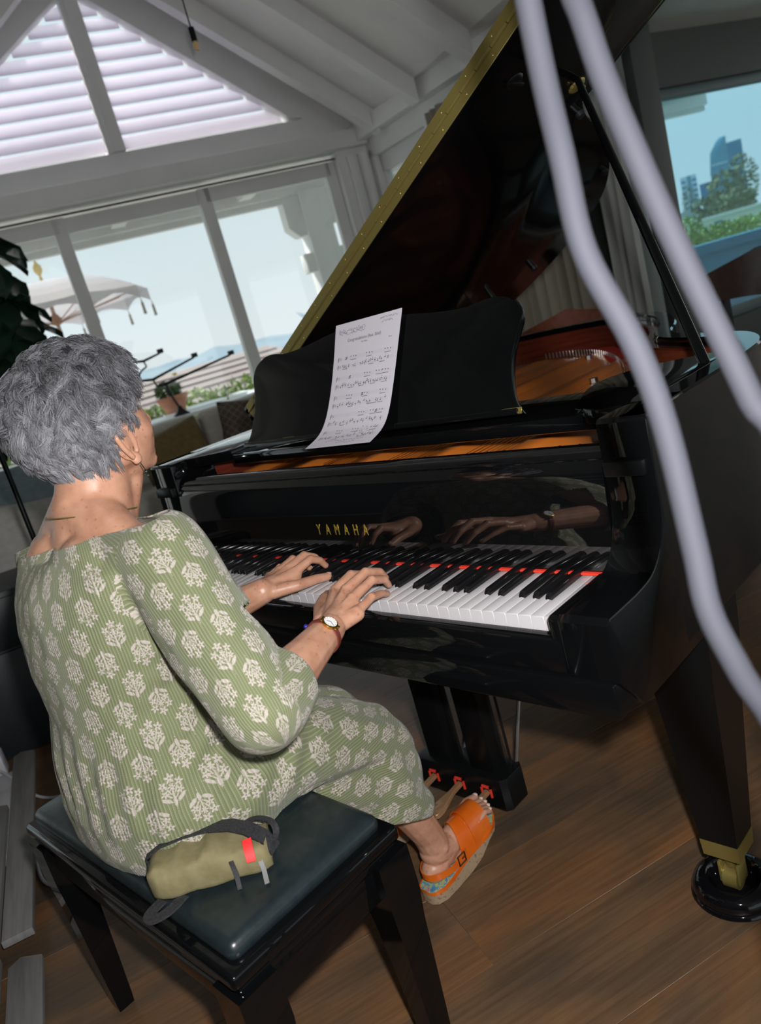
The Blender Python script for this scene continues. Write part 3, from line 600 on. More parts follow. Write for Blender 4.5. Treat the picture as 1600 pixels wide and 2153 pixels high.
def dp(x, y, t): return CP+(CF+CR*((x-800)/1658)-CU*((y-1076.5)/1658))*t
for k, (x, y, t, rw, rh, lab) in enumerate(((1525, 405, 120, 3.0, 3.4, 'broad olive green tree in front of the dark glass tower'), (1560, 380, 145, 3.0, 5.0, 'tall olive green tree at the right edge of the skyline'), (1452, 430, 100, 1.0, 2.6, 'slim dark cypress in front of the pale apartment block'), (1490, 440, 90, 2.0, 1.5, 'low rounded tree in front of the office block'), (1545, 430, 80, 2.1, 1.6, 'rounded bush-like tree above the white house roof'), (1450, 490, 30, 0.55, .7, 'small bright green tree left of the white house'))):
    p = dp(x, y, t); tree(p, (rw, rw, rh), lab, olive if k < 5 else leaf_g, 50+k)
wh = thing('white_house', 'long white house with pale walls below the towers', 'house', dp(1520, 470, 60), rzb); MB().box(-2.6, -2, -6, 4, 2, .55).obj('wall', mat('white_render', (.75, .74, .72), .7), wh); MB().box(-2.8, -2.2, .55, 4, 2.2, .75).obj('roof_slab', mat('white_roof', (.78, .77, .76), .6), wh); MB().box(-.6, -2.03, -.7, .0, -1.98, .3).obj('window', gbl, wh)
wh = thing('small_white_house', 'small white house with grey gable left of the long one', 'house', dp(1442, 462, 72), rzb); MB().box(-1.1, -1, -6, 1.1, 1, .1).obj('wall', mat('white_render', (.75, .74, .72), .7), wh); MB().prism([(-1.2, .1), (1.2, .1), (0, .8)], -1.1, 1.1, 'y').obj('roof', mat('slate', (.40, .42, .44), .7), wh)
mb = MB()
for k in range(10): p = dp(1440+k*17, 508-k*4.6, 12); leaves(mb, p, (.22, .22, .14), 150, .035, 90+k)
tag(mb.obj('boxwood_hedge', leaf_g), 'clipped green hedge below the white house', 'hedge')
p0 = dp(1430, 528, 10.5); p1 = dp(1600, 483, 10.5); d_ = (p1-p0); d_.z = 0; d_.normalize(); M = Matrix((d_, V((-d_.y, d_.x, 0)), V((0, 0, 1)))).transposed().to_4x4(); M.translation = V((p0.x, p0.y, 0))
o = put(MB().box(-1.5, 0, -.3, 4, .25, p0.z-.12).box(-1.5, -.05, p0.z-.12, 4, .3, p0.z).obj('terrace_parapet', mat('blue_parapet', (.07, .26, .40), .5)), M); struct(o)
# ================================================================ piano bench
leather = noisy('black_leather', (.010, .017, .019), (.014, .022, .025), 60, .30, bump=.05, spec=.55)
bench = thing('piano_bench', 'black lacquered piano bench with padded leather seat', 'bench', (0, 0, 0))
MB().box(-.352, -.545, .432, .380, -.213, .459, .008, 3).box(-.344, -.537, .414, .372, -.221, .434, .006, 2).obj('seat_frame', black, bench)
mb = MB(); mb.box(-.336, -.529, .452, .364, -.229, .486, .017, 5); me = mb.mesh('seat_cushion', leather, 60)
bm = bmesh.new(); bm.from_mesh(me); bmesh.ops.subdivide_edges(bm, edges=[e for e in bm.edges if e.calc_length() > .1], cuts=10, use_grid_fill=True)
for v in bm.verts:
    if v.co.z > .47: v.co.z += .006*(1-((v.co.x-.014)/.36)**4)*(1-((v.co.y+.379)/.16)**4)
bmesh.ops.recalc_face_normals(bm, faces=bm.faces); bm.to_mesh(me); bm.free(); me.polygons.foreach_set('use_smooth', [True]*len(me.polygons)); link('seat_cushion', me, bench)
for x0, x1, y0, y1 in ((-.335, -.317, -.52, -.238), (.345, .363, -.52, -.238), (-.32, .35, -.53, -.512), (-.32, .35, -.246, -.228)):
    MB().box(x0, y0, .352, x1, y1, .42, .003).obj('apron', black, bench)
for x in (-.322, .350):
    for y in (-.515, -.243):
        mb = MB(); mb.loft([[V((x+sx*w, y+sy*w, z)) for sx, sy in ((-1, -1), (1, -1), (1, 1), (-1, 1))] for z, w in ((0, .0165), (.02, .018), (.28, .0285), (.34, .033), (.42, .033))]); mb.obj('leg', black, bench, 30)

# ================================================================ the pianist
skin = noisy('skin', (.47, .225, .140), (.60, .325, .215), 38, .40, sss=0.0, p0=.3, p1=.7, bump=.06)
nt, N, L_, b = nodes(skin)
vr = N.new('ShaderNodeTexVoronoi'); vr.inputs['Scale'].default_value = 75; tcs = N.new('ShaderNodeTexCoord'); L_.new(tcs.outputs['Object'], vr.inputs[0])
r5 = N.new('ShaderNodeValToRGB'); r5.color_ramp.elements[0].position = .10; r5.color_ramp.elements[0].color = (.62, .50, .42, 1); r5.color_ramp.elements[1].position = .22; r5.color_ramp.elements[1].color = (1, 1, 1, 1); L_.new(vr.outputs['Distance'], r5.inputs[0])
m5 = N.new('ShaderNodeMixRGB'); m5.blend_type = 'MULTIPLY'; m5.inputs[0].default_value = .55; src = b.inputs['Base Color'].links[0].from_socket; L_.new(src, m5.inputs[1]); L_.new(r5.outputs[0], m5.inputs[2]); L_.new(m5.outputs[0], b.inputs['Base Color'])
person = thing('person', 'grey-haired person in green floral dress seated playing the piano', 'person', (0, 0, 0))
# joints
SR, ER, WR = V((.172, -.330, .960)), V((.360, -.362, .752)), V((.273, -.150, .756))
SL, EL, WL = V((-.172, -.352, .962)), V((-.205, -.22, .705)), V((-.012, -.070, .768))
HRj, KR, AR = V((.105, -.36, .565)), V((.130, -.030, .440)), V((.102, .068, .108))
HLj, KL, AL = V((-.095, -.36, .565)), V((-.105, -.030, .440)), V((-.115, .05, .108))
def ring(cx, cy, z, rx, ry, n=28, sq=2.3, ycut=None):
    out = []
    for k in range(n):
        a = 2*math.pi*k/n; c, s = math.cos(a), math.sin(a)
        out.append(V((cx+rx*math.copysign(abs(c)**(2/sq), c), cy+ry*math.copysign(abs(s)**(2/sq), s), z)))
    return out
TORSO = [(.498, .005, -.365, .195, .150), (.52, .005, -.368, .205, .158), (.58, .005, -.372, .198, .155), (.66, .003, -.372, .172, .142), (.74, .002, -.368, .158, .134), (.82, 0, -.362, .163, .138), (.88, 0, -.358, .170, .138), (.93, 0, -.360, .172, .122), (.965, 0, -.362, .165, .100), (.99, 0, -.362, .130, .078)]
def tlerp(z):
    for a, b in zip(TORSO, TORSO[1:]):
        if a[0] <= z <= b[0]: t = (z-a[0])/(b[0]-a[0]); return [p+(q-p)*t for p, q in zip(a, b)]
    return TORSO[0] if z < TORSO[0][0] else TORSO[-1]
HC = V((-.002, -.294, 1.186))
HR_ = Matrix.Rotation(R(10), 3, 'Z') @ Matrix.Rotation(R(5), 3, 'X')
def hrot(p): return HC+HR_ @ (V(p)-HC)
def body_shapes():
    m = MB()
    m.loft([ring(cx, cy, z, rx-.012, ry-.012) for z, cx, cy, rx, ry in TORSO])
    # shoulders, trapezius, neck
    m.cap((-.15, -.352, .966), .050, (.15, -.342, .966), .050); m.cap((-.12, -.362, .990), .040, (0, -.350, 1.045), .052); m.cap((.12, -.352, .985), .038, (0, -.350, 1.040), .052)
    m.cap((0, -.352, .985), .068, (-.002, -.312, 1.10), .058, 20); m.cap((-.008, -.258, 1.075), .032, (.0, -.33, .985), .046)
    m.ell((-.06, -.405, .95), (.075, .045, .07)); m.ell((.06, -.40, .95), (.075, .045, .07))
    # head and face, looking down the keyboard to +y
    h0 = len(m.v)
    m.ell(HC, (.074, .093, .092), n=28, k=18); m.ell(HC+V((0, .032, -.046)), (.067, .071, .084), n=28, k=18); m.ell(HC+V((0, .050, -.088)), (.046, .046, .036)); m.ell(HC+V((0, .078, -.107)), (.020, .016, .016))
    m.cap(HC+V((.055, -.005, -.075)), .018, HC+V((.022, .070, -.108)), .014); m.cap(HC+V((-.055, -.005, -.075)), .018, HC+V((-.022, .070, -.108)), .014)
    for s in (-1, 1):
        m.ell(HC+V((s*.040, .056, -.050)), (.026, .026, .028)); m.cap(HC+V((s*.014, .090, .004)), .009, HC+V((s*.048, .076, .004)), .009)
        m.ell(HC+V((s*.012, .102, -.048)), (.009, .010, .007))
    m.cap(HC+V((0, .092, -.002)), .008, HC+V((0, .112, -.045)), .0105); m.cap(HC+V((-.018, .090, -.072)), .0055, HC+V((.018, .090, -.072)), .0055); m.cap(HC+V((-.016, .088, -.080)), .006, HC+V((.016, .088, -.080)), .006)
    # ears
    for s in (-1, 1):
        e = HC+V((s*.074, -.006, -.050)); pts = [e+V((s*(.005+.015*math.sin(a*.5)), .019*math.cos(a)-.010*math.sin(a), .039*math.sin(a)+.002)) for a in [R(q) for q in range(-70, 231, 30)]]
        m.chain(pts, [.0048]*len(pts), 8); m.ell(e+V((s*.004, -.002, 0)), (.007, .017, .033)); m.ell(e+V((s*.007, .009, -.034)), (.0065, .010, .011)); m.cap(e+V((s*.006, .004, .014)), .004, e+V((s*.008, .0, -.014)), .004)
    m.v[h0:] = [tuple(hrot(p)) for p in m.v[h0:]]
    # arms
    m.chain([SR, SR.lerp(ER, .5), ER], [.052, .047, .040]); m.chain([ER, ER.lerp(WR, .25), ER.lerp(WR, .6), WR], [.040, .043, .034, .0265])
    m.chain([SL, SL.lerp(EL, .5), EL], [.052, .047, .040]); m.chain([EL, EL.lerp(WL, .25), EL.lerp(WL, .6), WL], [.040, .042, .034, .026])
    # legs
    for H, K, A in ((HRj, KR, AR), (HLj, KL, AL)):
        m.chain([H, H.lerp(K, .5), K], [.080, .070, .056]); d = V((0, -.016, 0))
        m.chain([K, K.lerp(A, .3)+d, K.lerp(A, .62)+d*.6, K.lerp(A, .88), A], [.052, .051, .041, .034, .034])
        m.ell(A+V((.026, .002, -.002)), (.010, .014, .014)); m.ell(A+V((-.026, .004, .004)), (.010, .014, .014))
    return m
def foot(m, A, dz):
    h = A+V((0, -.012, -.050)); m.ell(h, (.029, .036, .030)); m.cap(A+V((0, -.004, -.012)), .033, A+V((0, .035, -.030)), .030)
    m.cap(A+V((0, .02, -.034)), .030, A+V((-.002, .10, -.030+dz)), .024); m.ell(A+V((-.003, .112, -.034+dz)), (.042, .032, .019)); m.ell(A+V((0, .05, -.05)), (.030, .06, .016))
    for k, (x, l, r) in enumerate(((-.030, .056, .0105), (-.009, .052, .0082), (.007, .047, .0078), (.021, .040, .0072), (.033, .031, .0068))):
        p0 = A+V((x*.95, .120, -.032+dz)); p1 = A+V((x, .128+l*.45, -.026+dz)); p2 = A+V((x-.001, .128+l, -.036+dz)); m.chain([p0, p1, p2], [r, r*.95, r*.9], 10)
RH = {'index': ((.196, -.058, .777), (.190, -.008, .786), (.186, .024, .772), (.182, .040, .754)), 'middle': ((.228, -.060, .781), (.227, -.004, .791), (.222, .033, .775), (.214, .050, .755)),
      'ring': ((.257, -.074, .774), (.254, -.018, .783), (.246, .018, .768), (.235, .034, .749)), 'pinky': ((.282, -.092, .760), (.277, -.048, .766), (.267, -.014, .757), (.255, .008, .745)),
      'thumb': ((.228, -.128, .755), (.176, -.086, .755), (.142, -.046, .753), (.116, -.016, .745))}
LH = {'index': ((.003, .008, .776), (.009, .048, .786), (.009, .070, .774), (.006, .082, .757)), 'middle': ((-.022, .012, .780), (-.020, .056, .790), (-.018, .080, .776), (-.017, .091, .757)),
      'ring': ((-.047, .005, .776), (-.048, .046, .785), (-.047, .068, .769), (-.046, .078, .751)), 'pinky': ((-.070, -.008, .767), (-.073, .026, .773), (-.073, .046, .761), (-.072, .055, .745)),
      'thumb': ((.004, -.056, .762), (.030, -.014, .758), (.036, .026, .753), (.038, .056, .746))}
def hand(m, Wj, F):
    rr = {'index': (.0105, .0088, .0078, .0066), 'middle': (.0105, .0090, .0080, .0068), 'ring': (.0100, .0086, .0076, .0064), 'pinky': (.0092, .0076, .0068, .0058), 'thumb': (.0150, .0118, .0100, .0085)}
    for n, p in F.items():
        m.chain([V(q) for q in p], rr[n], 12)
        if n != 'thumb':
            m.cap(Wj+(V(p[0])-Wj)*.12, .017, V(p[0])-V((0, 0, .004)), .0125, 12)
            m.ell(V(p[0])+V((0, 0, .003)), (.0095, .0095, .0085), n=10, k=6); m.ell(V(p[1])+V((0, 0, .0015)), (.0088, .0088, .008), n=10, k=6)
            m.cap(Wj+V((0, 0, .012)), .0035, V(p[0])+V((0, 0, .0085)), .0028, 8)       # tendon
    m.cap(V(F['thumb'][0]), .0155, V(F['index'][0])-V((0, 0, .010)), .010, 12); m.cap(Wj, .025, Wj.lerp(V(F['middle'][0]), .5)-V((0, 0, .006)), .019, 14); m.cap(V(F['thumb'][0]), .014, Wj.lerp(V(F['middle'][0]), .55)-V((0, 0, .006)), .016)
    m.ell(Wj+V((.018 if F is RH else -.018, -.012, .012)), (.010, .012, .009), n=10, k=6)
bs = body_shapes(); foot(bs, AR, .018); foot(bs, AL, 0.0); hand(bs, WR, RH); hand(bs, WL, LH)
me = remeshed(bs, .0023, 5, .5); me.name = 'body'
bm = bmesh.new(); bm.from_mesh(me); ears = [hrot(HC+V((s*.078, -.004, -.052))) for s in (-1, 1)]
sel = [v for v in bm.verts if v.co.z > .90 and min((v.co-q).length for q in ears) > .042 and not (v.co.y > HC.y+.085 and v.co.z > HC.z-.1)]
for _ in range(34): bmesh.ops.smooth_vert(bm, verts=sel, factor=.5, use_axis_x=True, use_axis_y=True, use_axis_z=True)
bm.to_mesh(me); bm.free(); me.polygons.foreach_set('use_smooth', [True]*len(me.polygons)); me.materials.append(skin); link('body', me, person)
nail = mat('fingernail', (.62, .36, .30), .25)
for F in (RH, LH):
    for n, p in F.items():
        a, t = V(p[2]), V(p[3]); d = (t-a).normalized(); up = (V((0, 0, 1))-d*d.z).normalized() if abs(d.z) < .95 else V((0, 1, 0)); w = d.cross(up); rr_ = {'thumb': .0085, 'pinky': .0058}.get(n, .0066)
        M = Matrix((w, d, up)).transposed().to_4x4(); M.translation = t+up*rr_*.62+d*rr_*.15
        mb = MB(); mb.ell((0, 0, 0), (rr_*.66, rr_*.95, rr_*.42), n=10, k=6); mb.v = [tuple(M @ V(q)) for q in mb.v]; mb.obj('fingernail', nail, person, 180)
tn = mat('toenail', (.72, .52, .46), .3)
for A, dz in ((AR, .018), (AL, 0)):
    for x, l, r_ in ((-.030, .056, .0105), (-.009, .052, .0082), (.007, .047, .0078), (.021, .040, .0072), (.033, .031, .0068)):
        MB().ell(A+V((x-.001, .130+l, -.031+dz)), (r_*.7, r_*.7, r_*.5), n=8, k=5).obj('toenail', tn, person, 180)
# eyes
for s in (-1, 1):
    MB().ell(hrot(HC+V((s*.028, .083, -.012))), (.010, .009, .007), n=12, k=8).obj('eye', mat('eye_white', (.75, .72, .7), .2), person, 180)
    MB().ell(hrot(HC+V((s*.028, .0895, -.012))), (.005, .003, .005), n=10, k=6).obj('iris', mat('iris_brown', (.08, .05, .03), .2), person, 180)

# ---- dress
def dress_shapes():
    m = MB()
    T = [(z, cx, cy, rx+.006+(.010 if z < .70 else .004), ry+.006+(.008 if z < .72 else .004)) for z, cx, cy, rx, ry in TORSO]
    m.loft([ring(cx, cy, z, rx, ry) for z, cx, cy, rx, ry in [(.4905,)+T[0][1:]]+T[1:]])
    m.cap((-.145, -.352, .962), .066, (.145, -.342, .962), .066); m.ell((-.06, -.412, .945), (.09, .050, .08)); m.ell((.06, -.405, .945), (.09, .050, .08))
    m.ell((-.075, -.262, .865), (.075, .062, .065)); m.ell((.075, -.262, .865), (.075, .062, .065)); m.ell((0, -.29, .68), (.15, .105, .12))
    # sleeves
    c1 = ER.lerp(WR, .36)
    m.chain([SR, SR.lerp(ER, .5)+V((0, 0, -.012)), ER+V((0, 0, -.004)), ER.lerp(WR, .18), c1], [.072, .070, .060, .058, .054], 20); m.ell(ER+V((-.02, .0, -.004)), (.05, .055, .05))
    m.chain([SL, SL.lerp(EL, .5), EL, EL.lerp(WL, .36)], [.074, .070, .064, .054], 20)
    # lap and skirt
    for H, K, s in ((HRj, KR, 1), (HLj, KL, -1)):
        ring_y = lambda y, cx, cz, rx, rz: [V((cx+rx*math.cos(a), y, max(cz+rz*math.sin(a), .4915) if y < -.222 else cz+rz*math.sin(a))) for a in [2*math.pi*k/26 for k in range(26)]]
        xo = .012 if s > 0 else 0
        m.loft([ring_y(-.47, s*.09, .56, .08, .07), ring_y(-.38, s*.115+xo, .565, .115, .095), ring_y(-.27, s*.120+xo, .555, .108, .090), ring_y(-.20, s*.118+xo, .535, .098, .085), ring_y(-.10, s*.116+xo, .498, .086, .080), ring_y(-.04, s*.116+xo, .458, .080, .078), ring_y(.010, s*.116+xo, .430, .066, .068), ring_y(.040, s*.116+xo, .412, .042, .044)])
        rz_ = lambda z, cx, cy, rx, ry: [V((cx+rx*math.cos(a), cy+ry*math.sin(a), z)) for a in [2*math.pi*k/26 for k in range(26)]]
        m.loft([rz_(.49, s*.110+xo, -.05, .05, .05), rz_(.43, s*.114+xo, -.046, .078, .086), rz_(.36, s*.114+xo, -.040, .080, .094), rz_(.28, s*.114+xo, -.034, .079, .090), rz_(.18, s*.114+xo, -.030, .077, .088)])
    for sx in (.122, -.11): m.cap((sx, -.165, .455), .075, (sx, -.06, .37), .078)
    m.cap((-.09, -.20, .53), .070, (.09, -.20, .53), .070); m.cap((-.09, -.08, .495), .068, (.09, -.08, .495), .068); m.cap((-.09, -.02, .43), .06, (.10, -.02, .43), .06); m.cap((-.09, -.01, .33), .06, (.10, -.01, .33), .06); m.cap((-.09, -.01, .24), .06, (.10, -.01, .24), .06)
    return m
me = remeshed(dress_shapes(), .0042, 7, .5)
bm = bmesh.new(); bm.from_mesh(me)
def near(c, r): c = V(c); return [g for g in bm.verts if (g.co-c).length < r]
def cut(c, no, r, sel=None):
    vs = set(near(c, r)) if sel is None else set(v for v in bm.verts if sel(v.co)); fs = [f for f in bm.faces if all(v in vs for v in f.verts)]; es = set(e for f in fs for e in f.edges)
    bmesh.ops.bisect_plane(bm, geom=list(vs)+list(es)+fs, plane_co=V(c), plane_no=V(no).normalized(), clear_outer=True, dist=1e-5)
cut(ER.lerp(WR, .30), WR-ER, .125); cut(EL.lerp(WL, .30), WL-EL, .12)
cut((0, -.385, 1.006), (-.085, -.02, 1), 0, lambda c: c.z > .93)
cut((.10, .04, .238), (0, -.50, -1), 0, lambda c: c.z < .455 and c.y > -.24)
# soft folds
fr = [(V((.20, -.30, .86)), V((.03, .02, .10)), 40)]
for v in bm.verts:
    p = v.co; d = 0
    d += .0035*noise.noise(p*11)+.0018*noise.noise(p*24)
    if p.z < .56 and p.y > -.25: d += .0042*math.sin(p.y*48+p.z*60+6*noise.noise(p*5))*max(0, min(1, (p.y+.25)*6))
    w = math.exp(-((p-V((.215, -.31, .80))).length/.085)**2); d += .006*w*math.sin((p.x*1.0+p.z*1.3)*95+3*noise.noise(p*9))
    w = math.exp(-((p-V((.17, -.28, .66))).length/.12)**2); d += .006*w*math.sin((p.z*1.2-p.y*.8)*85+4*noise.noise(p*7))
    if .50 < p.z < .74 and p.y < -.30 and p.x < .18: d += .0030*math.sin((p.x+p.y*.5)*120+5*noise.noise(p*4))*math.exp(-((p.z-.64)/.07)**2)
    if p.z < .494 and p.y < -.21: d = 0
    v.co = p+v.normal*d
bm.verts.ensure_lookup_table(); bm.normal_update()
uvl = bm.loops.layers.uv.new('fabric')
def seg_t(p, a, b): d = b-a; return (p-a).dot(d)/d.dot(d)
def dist_seg(p, a, b): t = max(0, min(1, seg_t(p, a, b))); return (p-a-(b-a)*t).length
def arm_uv(p, A, B, C_, sgn):
    t1 = seg_t(p, A, B); L1 = (B-A).length; use2 = dist_seg(p, B, C_) < dist_seg(p, A, B)
    if use2: a, b, base = B, C_, L1
    else: a, b, base = A, B, 0
    d = (b-a).normalized(); q = p-a; al = q.dot(d); r_ = q-d*al; ref = V((0, 0, 1)); ref = (ref-d*ref.dot(d)).normalized(); w = d.cross(ref)
    return (math.atan2(r_.dot(w), r_.dot(ref))*.072, -(base+al))
C_R = ER.lerp(WR, .36); C_L = EL.lerp(WL, .36)
for f in bm.faces:
    c = f.calc_center_median()
    dR = min(dist_seg(c, SR, ER), dist_seg(c, ER, C_R)); dL = min(dist_seg(c, SL, EL), dist_seg(c, EL, C_L))
    tz = tlerp(c.z); rt = max(abs(c.x-tz[1])/tz[3], 0)
    reg = 'T'
    if dR < .085 and c.x > .135 and c.z > .69 and (c.x > .165 or c.z < .95): reg = 'R'
    elif dL < .085 and c.x < -.165 and c.z > .6: reg = 'L'
    elif c.y > -.24 and c.z < .66: reg = 'S'
    elif c.z < .62 and c.y > -.30: reg = 'S'
    us = []
    for l in f.loops:
        p = l.vert.co
        if reg == 'R': u, v = arm_uv(p, SR, ER, C_R, 1)
        elif reg == 'L': u, v = arm_uv(p, SL, EL, C_L, -1)
        elif reg == 'T':
            a = math.atan2(p.x, -(p.y+.365)); u = a*.185; v = p.z
        else:
            # skirt: grain runs along the thigh, wrapped round it, and hangs straight below
            sx = 1 if c.x > 0 else -1; cx = .12*sx; cz = .485; dx = (p.x-cx)*sx
            if p.z > cz: u = math.atan2(p.x-cx, p.z-cz)*.09
            else: u = sx*(math.pi/2*.09+(cz-p.z)) if dx > 0 else -sx*(math.pi/2*.09+(cz-p.z))
            v = p.y
            if f.normal.y > .75: v = .02+(.45-p.z); u = p.x-cx
        us.append([u, v])
    mxu = max(q[0] for q in us); mnu = min(q[0] for q in us)
    for l, q in zip(f.loops, us): l[uvl].uv = q
bmesh.ops.solidify(bm, geom=list(bm.faces), thickness=.0022)
bm.to_mesh(me); bm.free(); me.name = 'dress'; me.polygons.foreach_set('use_smooth', [True]*len(me.polygons))

def dress_material():
    mt = mat('dress_print', (.24, .27, .12), .85, sheen=.2); nt, N, L, b = nodes(mt)
    def Mth(op, a, b_=None, c=None):
        n = N.new('ShaderNodeMath'); n.operation = op
        for i, x in enumerate((a, b_, c)):
            if x is None: continue
            if isinstance(x, (int, float)): n.inputs[i].default_value = x
            else: L.new(x, n.inputs[i])
        return n.outputs[0]
    uv = N.new('ShaderNodeUVMap'); uv.uv_map = 'fabric'; s = N.new('ShaderNodeSeparateXYZ'); L.new(uv.outputs[0], s.inputs[0]); U, Vv = s.outputs[0], s.outputs[1]
    wob = N.new('ShaderNodeTexNoise'); wob.inputs['Scale'].default_value = 9; L.new(uv.outputs[0], wob.inputs[0])
    U = Mth('ADD', U, Mth('MULTIPLY', Mth('SUBTRACT', wob.outputs[0], .5), .014))
    PU, PV = .060, .084
    def motif(ou, ov, flip):
        u = Mth('DIVIDE', U, PU); v = Mth('DIVIDE', Vv, PV)
        u = Mth('SUBTRACT', Mth('FRACT', Mth('ADD', u, ou)), .5); v = Mth('SUBTRACT', Mth('FRACT', Mth('ADD', v, ov)), .5)
        if flip: v = Mth('MULTIPLY', v, -1)
        # to millimetres-like units: x in [-33,33], y in [-46,46]
        x = Mth('MULTIPLY', Mth('ABSOLUTE', u), 66*1.04); y = Mth('MULTIPLY', v, 92*1.06)
        shapes = []
        def flower(cx, cy, r, k=5, ph=0):
            dx, dy = Mth('SUBTRACT', x, cx), Mth('SUBTRACT', y, cy); rr = Mth('SQRT', Mth('ADD', Mth('MULTIPLY', dx, dx), Mth('MULTIPLY', dy, dy)))
            an = Mth('ARCTAN2', dy, dx); pet = Mth('ADD', .70, Mth('MULTIPLY', .30, Mth('COSINE', Mth('ADD', Mth('MULTIPLY', an, k), ph))))
            shapes.append(Mth('MAXIMUM', Mth('SUBTRACT', rr, Mth('MULTIPLY', pet, r)), Mth('SUBTRACT', r*.17, rr)))
        def leaf(cx, cy, a, la, lb):
            dx, dy = Mth('SUBTRACT', x, cx), Mth('SUBTRACT', y, cy); ca, sa = math.cos(R(a)), math.sin(R(a))
            p = Mth('ADD', Mth('MULTIPLY', dx, ca/la), Mth('MULTIPLY', dy, sa/la)); q = Mth('ADD', Mth('MULTIPLY', dx, -sa/lb), Mth('MULTIPLY', dy, ca/lb))
            shapes.append(Mth('MULTIPLY', Mth('SUBTRACT', Mth('SQRT', Mth('ADD', Mth('MULTIPLY', p, p), Mth('MULTIPLY', q, q))), 1), lb))
        flower(0, 19, 8.5, 5, math.pi/2*5+math.pi); flower(13.5, 10, 7.6, 5, .6); flower(12, -3.5, 6.6, 5, 1.6); flower(0, 5, 6.5, 6, 0)
        leaf(11.5, -15, 38, 8.5, 3.2); leaf(6, 0, 62, 9, 1.3); leaf(6.5, -9, 45, 9, 1.2); leaf(0, -8, 90, 20, 1.3); leaf(0, -20, 90, 7, 3.0)
        m = shapes[0]
        for q in shapes[1:]: m = Mth('MINIMUM', m, q)
        return m
    m = Mth('MINIMUM', motif(0, 0, False), motif(.5, .5, True))
    fine = N.new('ShaderNodeTexNoise'); fine.inputs['Scale'].default_value = 420; fine.inputs['Detail'].default_value = 2; L.new(uv.outputs[0], fine.inputs[0])
    m = Mth('ADD', m, Mth('MULTIPLY', Mth('SUBTRACT', fine.outputs[0], .5), 3.6))
    mask = N.new('ShaderNodeMapRange'); mask.inputs[1].default_value = .45; mask.inputs[2].default_value = -.45; L.new(m, mask.inputs[0])
    # stripes running along the cloth, lightly dotted
    st = Mth('SINE', Mth('MULTIPLY', U, 2*math.pi/.0052)); dt_ = Mth('SINE', Mth('MULTIPLY', Vv, 2*math.pi/.0032))
    sm = N.new('ShaderNodeMapRange'); sm.inputs[1].default_value = .25; sm.inputs[2].default_value = .95; L.new(Mth('ADD', st, Mth('MULTIPLY', dt_, .22)), sm.inputs[0])
    g = N.new('ShaderNodeMixRGB'); g.inputs[1].default_value = (.150, .168, .080, 1); g.inputs[2].default_value = (.255, .268, .165, 1); L.new(Mth('MULTIPLY', sm.outputs[0], .75), g.inputs[0])
    c = N.new('ShaderNodeMixRGB'); L.new(mask.outputs[0], c.inputs[0]); L.new(g.outputs[0], c.inputs[1])
    w2 = N.new('ShaderNodeMixRGB'); w2.inputs[1].default_value = (.44, .385, .345, 1); w2.inputs[2].default_value = (.37, .33, .275, 1); L.new(Mth('MULTIPLY', sm.outputs[0], .5), w2.inputs[0]); L.new(w2.outputs[0], c.inputs[2])
    L.new(c.outputs[0], b.inputs['Base Color'])
    bp = N.new('ShaderNodeBump'); bp.inputs['Strength'].default_value = .35; bp.inputs['Distance'].default_value = .0015; L.new(st, bp.inputs['Height']); L.new(bp.outputs[0], b.inputs['Normal'])
    return mt
me.materials.append(dress_material()); dress = link('dress', me, person)

# ---- hair
random.seed(21)
hairm = mat('grey_hair', (.3, .3, .32), .5, spec=.3); nt, N, L_, b = nodes(hairm)
at = N.new('ShaderNodeAttribute'); at.attribute_name = 'tone'; rp = N.new('ShaderNodeValToRGB'); L_.new(at.outputs['Fac'], rp.inputs[0]); L_.new(rp.outputs[0], b.inputs['Base Color'])
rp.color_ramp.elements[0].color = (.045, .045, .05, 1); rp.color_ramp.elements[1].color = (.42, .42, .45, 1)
vs = []; fs = []; tone = []
def scalp(d): return V((d.x*.077, d.y*.096, d.z*.095))+HC
def hairy(d):
    if d.z > .62: return d.y < .72
    if d.z > .12: return d.y < .60-.35*(.62-d.z)
    if d.z > -.58: return d.y < -.20 or (.10 < d.y < .27 and d.z > -.30) or (d.y < .24 and d.z > -.03)
    if d.z > -.95: return d.y < -.16 and abs(d.x) < .75
    return False
def fib(n):
    for i in range(n):
        z = 1-2*(i+.5)/n; r_ = math.sqrt(1-z*z); a = i*2.399963; yield V((r_*math.cos(a), r_*math.sin(a), z))
crown = V((0, -.45, .9)).normalized()
guides = []
for d in fib(1500):
    d = (d+V((random.gauss(0, .05), random.gauss(0, .05), random.gauss(0, .05)))).normalized(); guides.append((d, random.uniform(0, 6.28), random.uniform(.8, 1.25), random.gauss(0, 1), V((random.gauss(0, 1), random.gauss(0, 1), random.gauss(0, 1)))))
from mathutils import kdtree
kd = kdtree.KDTree(len(guides))
for i_, g_ in enumerate(guides): kd.insert(g_[0], i_)
kd.balance()
def shell(d):
    top = max(0, min(1, (d.z+.75)/1.1)); side = 1-.55*max(0, min(1, (d.y+.15)/.3))*(1 if d.z < .2 else max(0, 1-(d.z-.2)*2.5))
    nape = 1 if d.z > -.55 else max(.3, 1-(-.55-d.z)*1.6)
    return (.006+.024*top**.8+(.010 if d.y < 0 else 0)*max(0, 1-abs(d.z-.05)*1.3))*side*nape
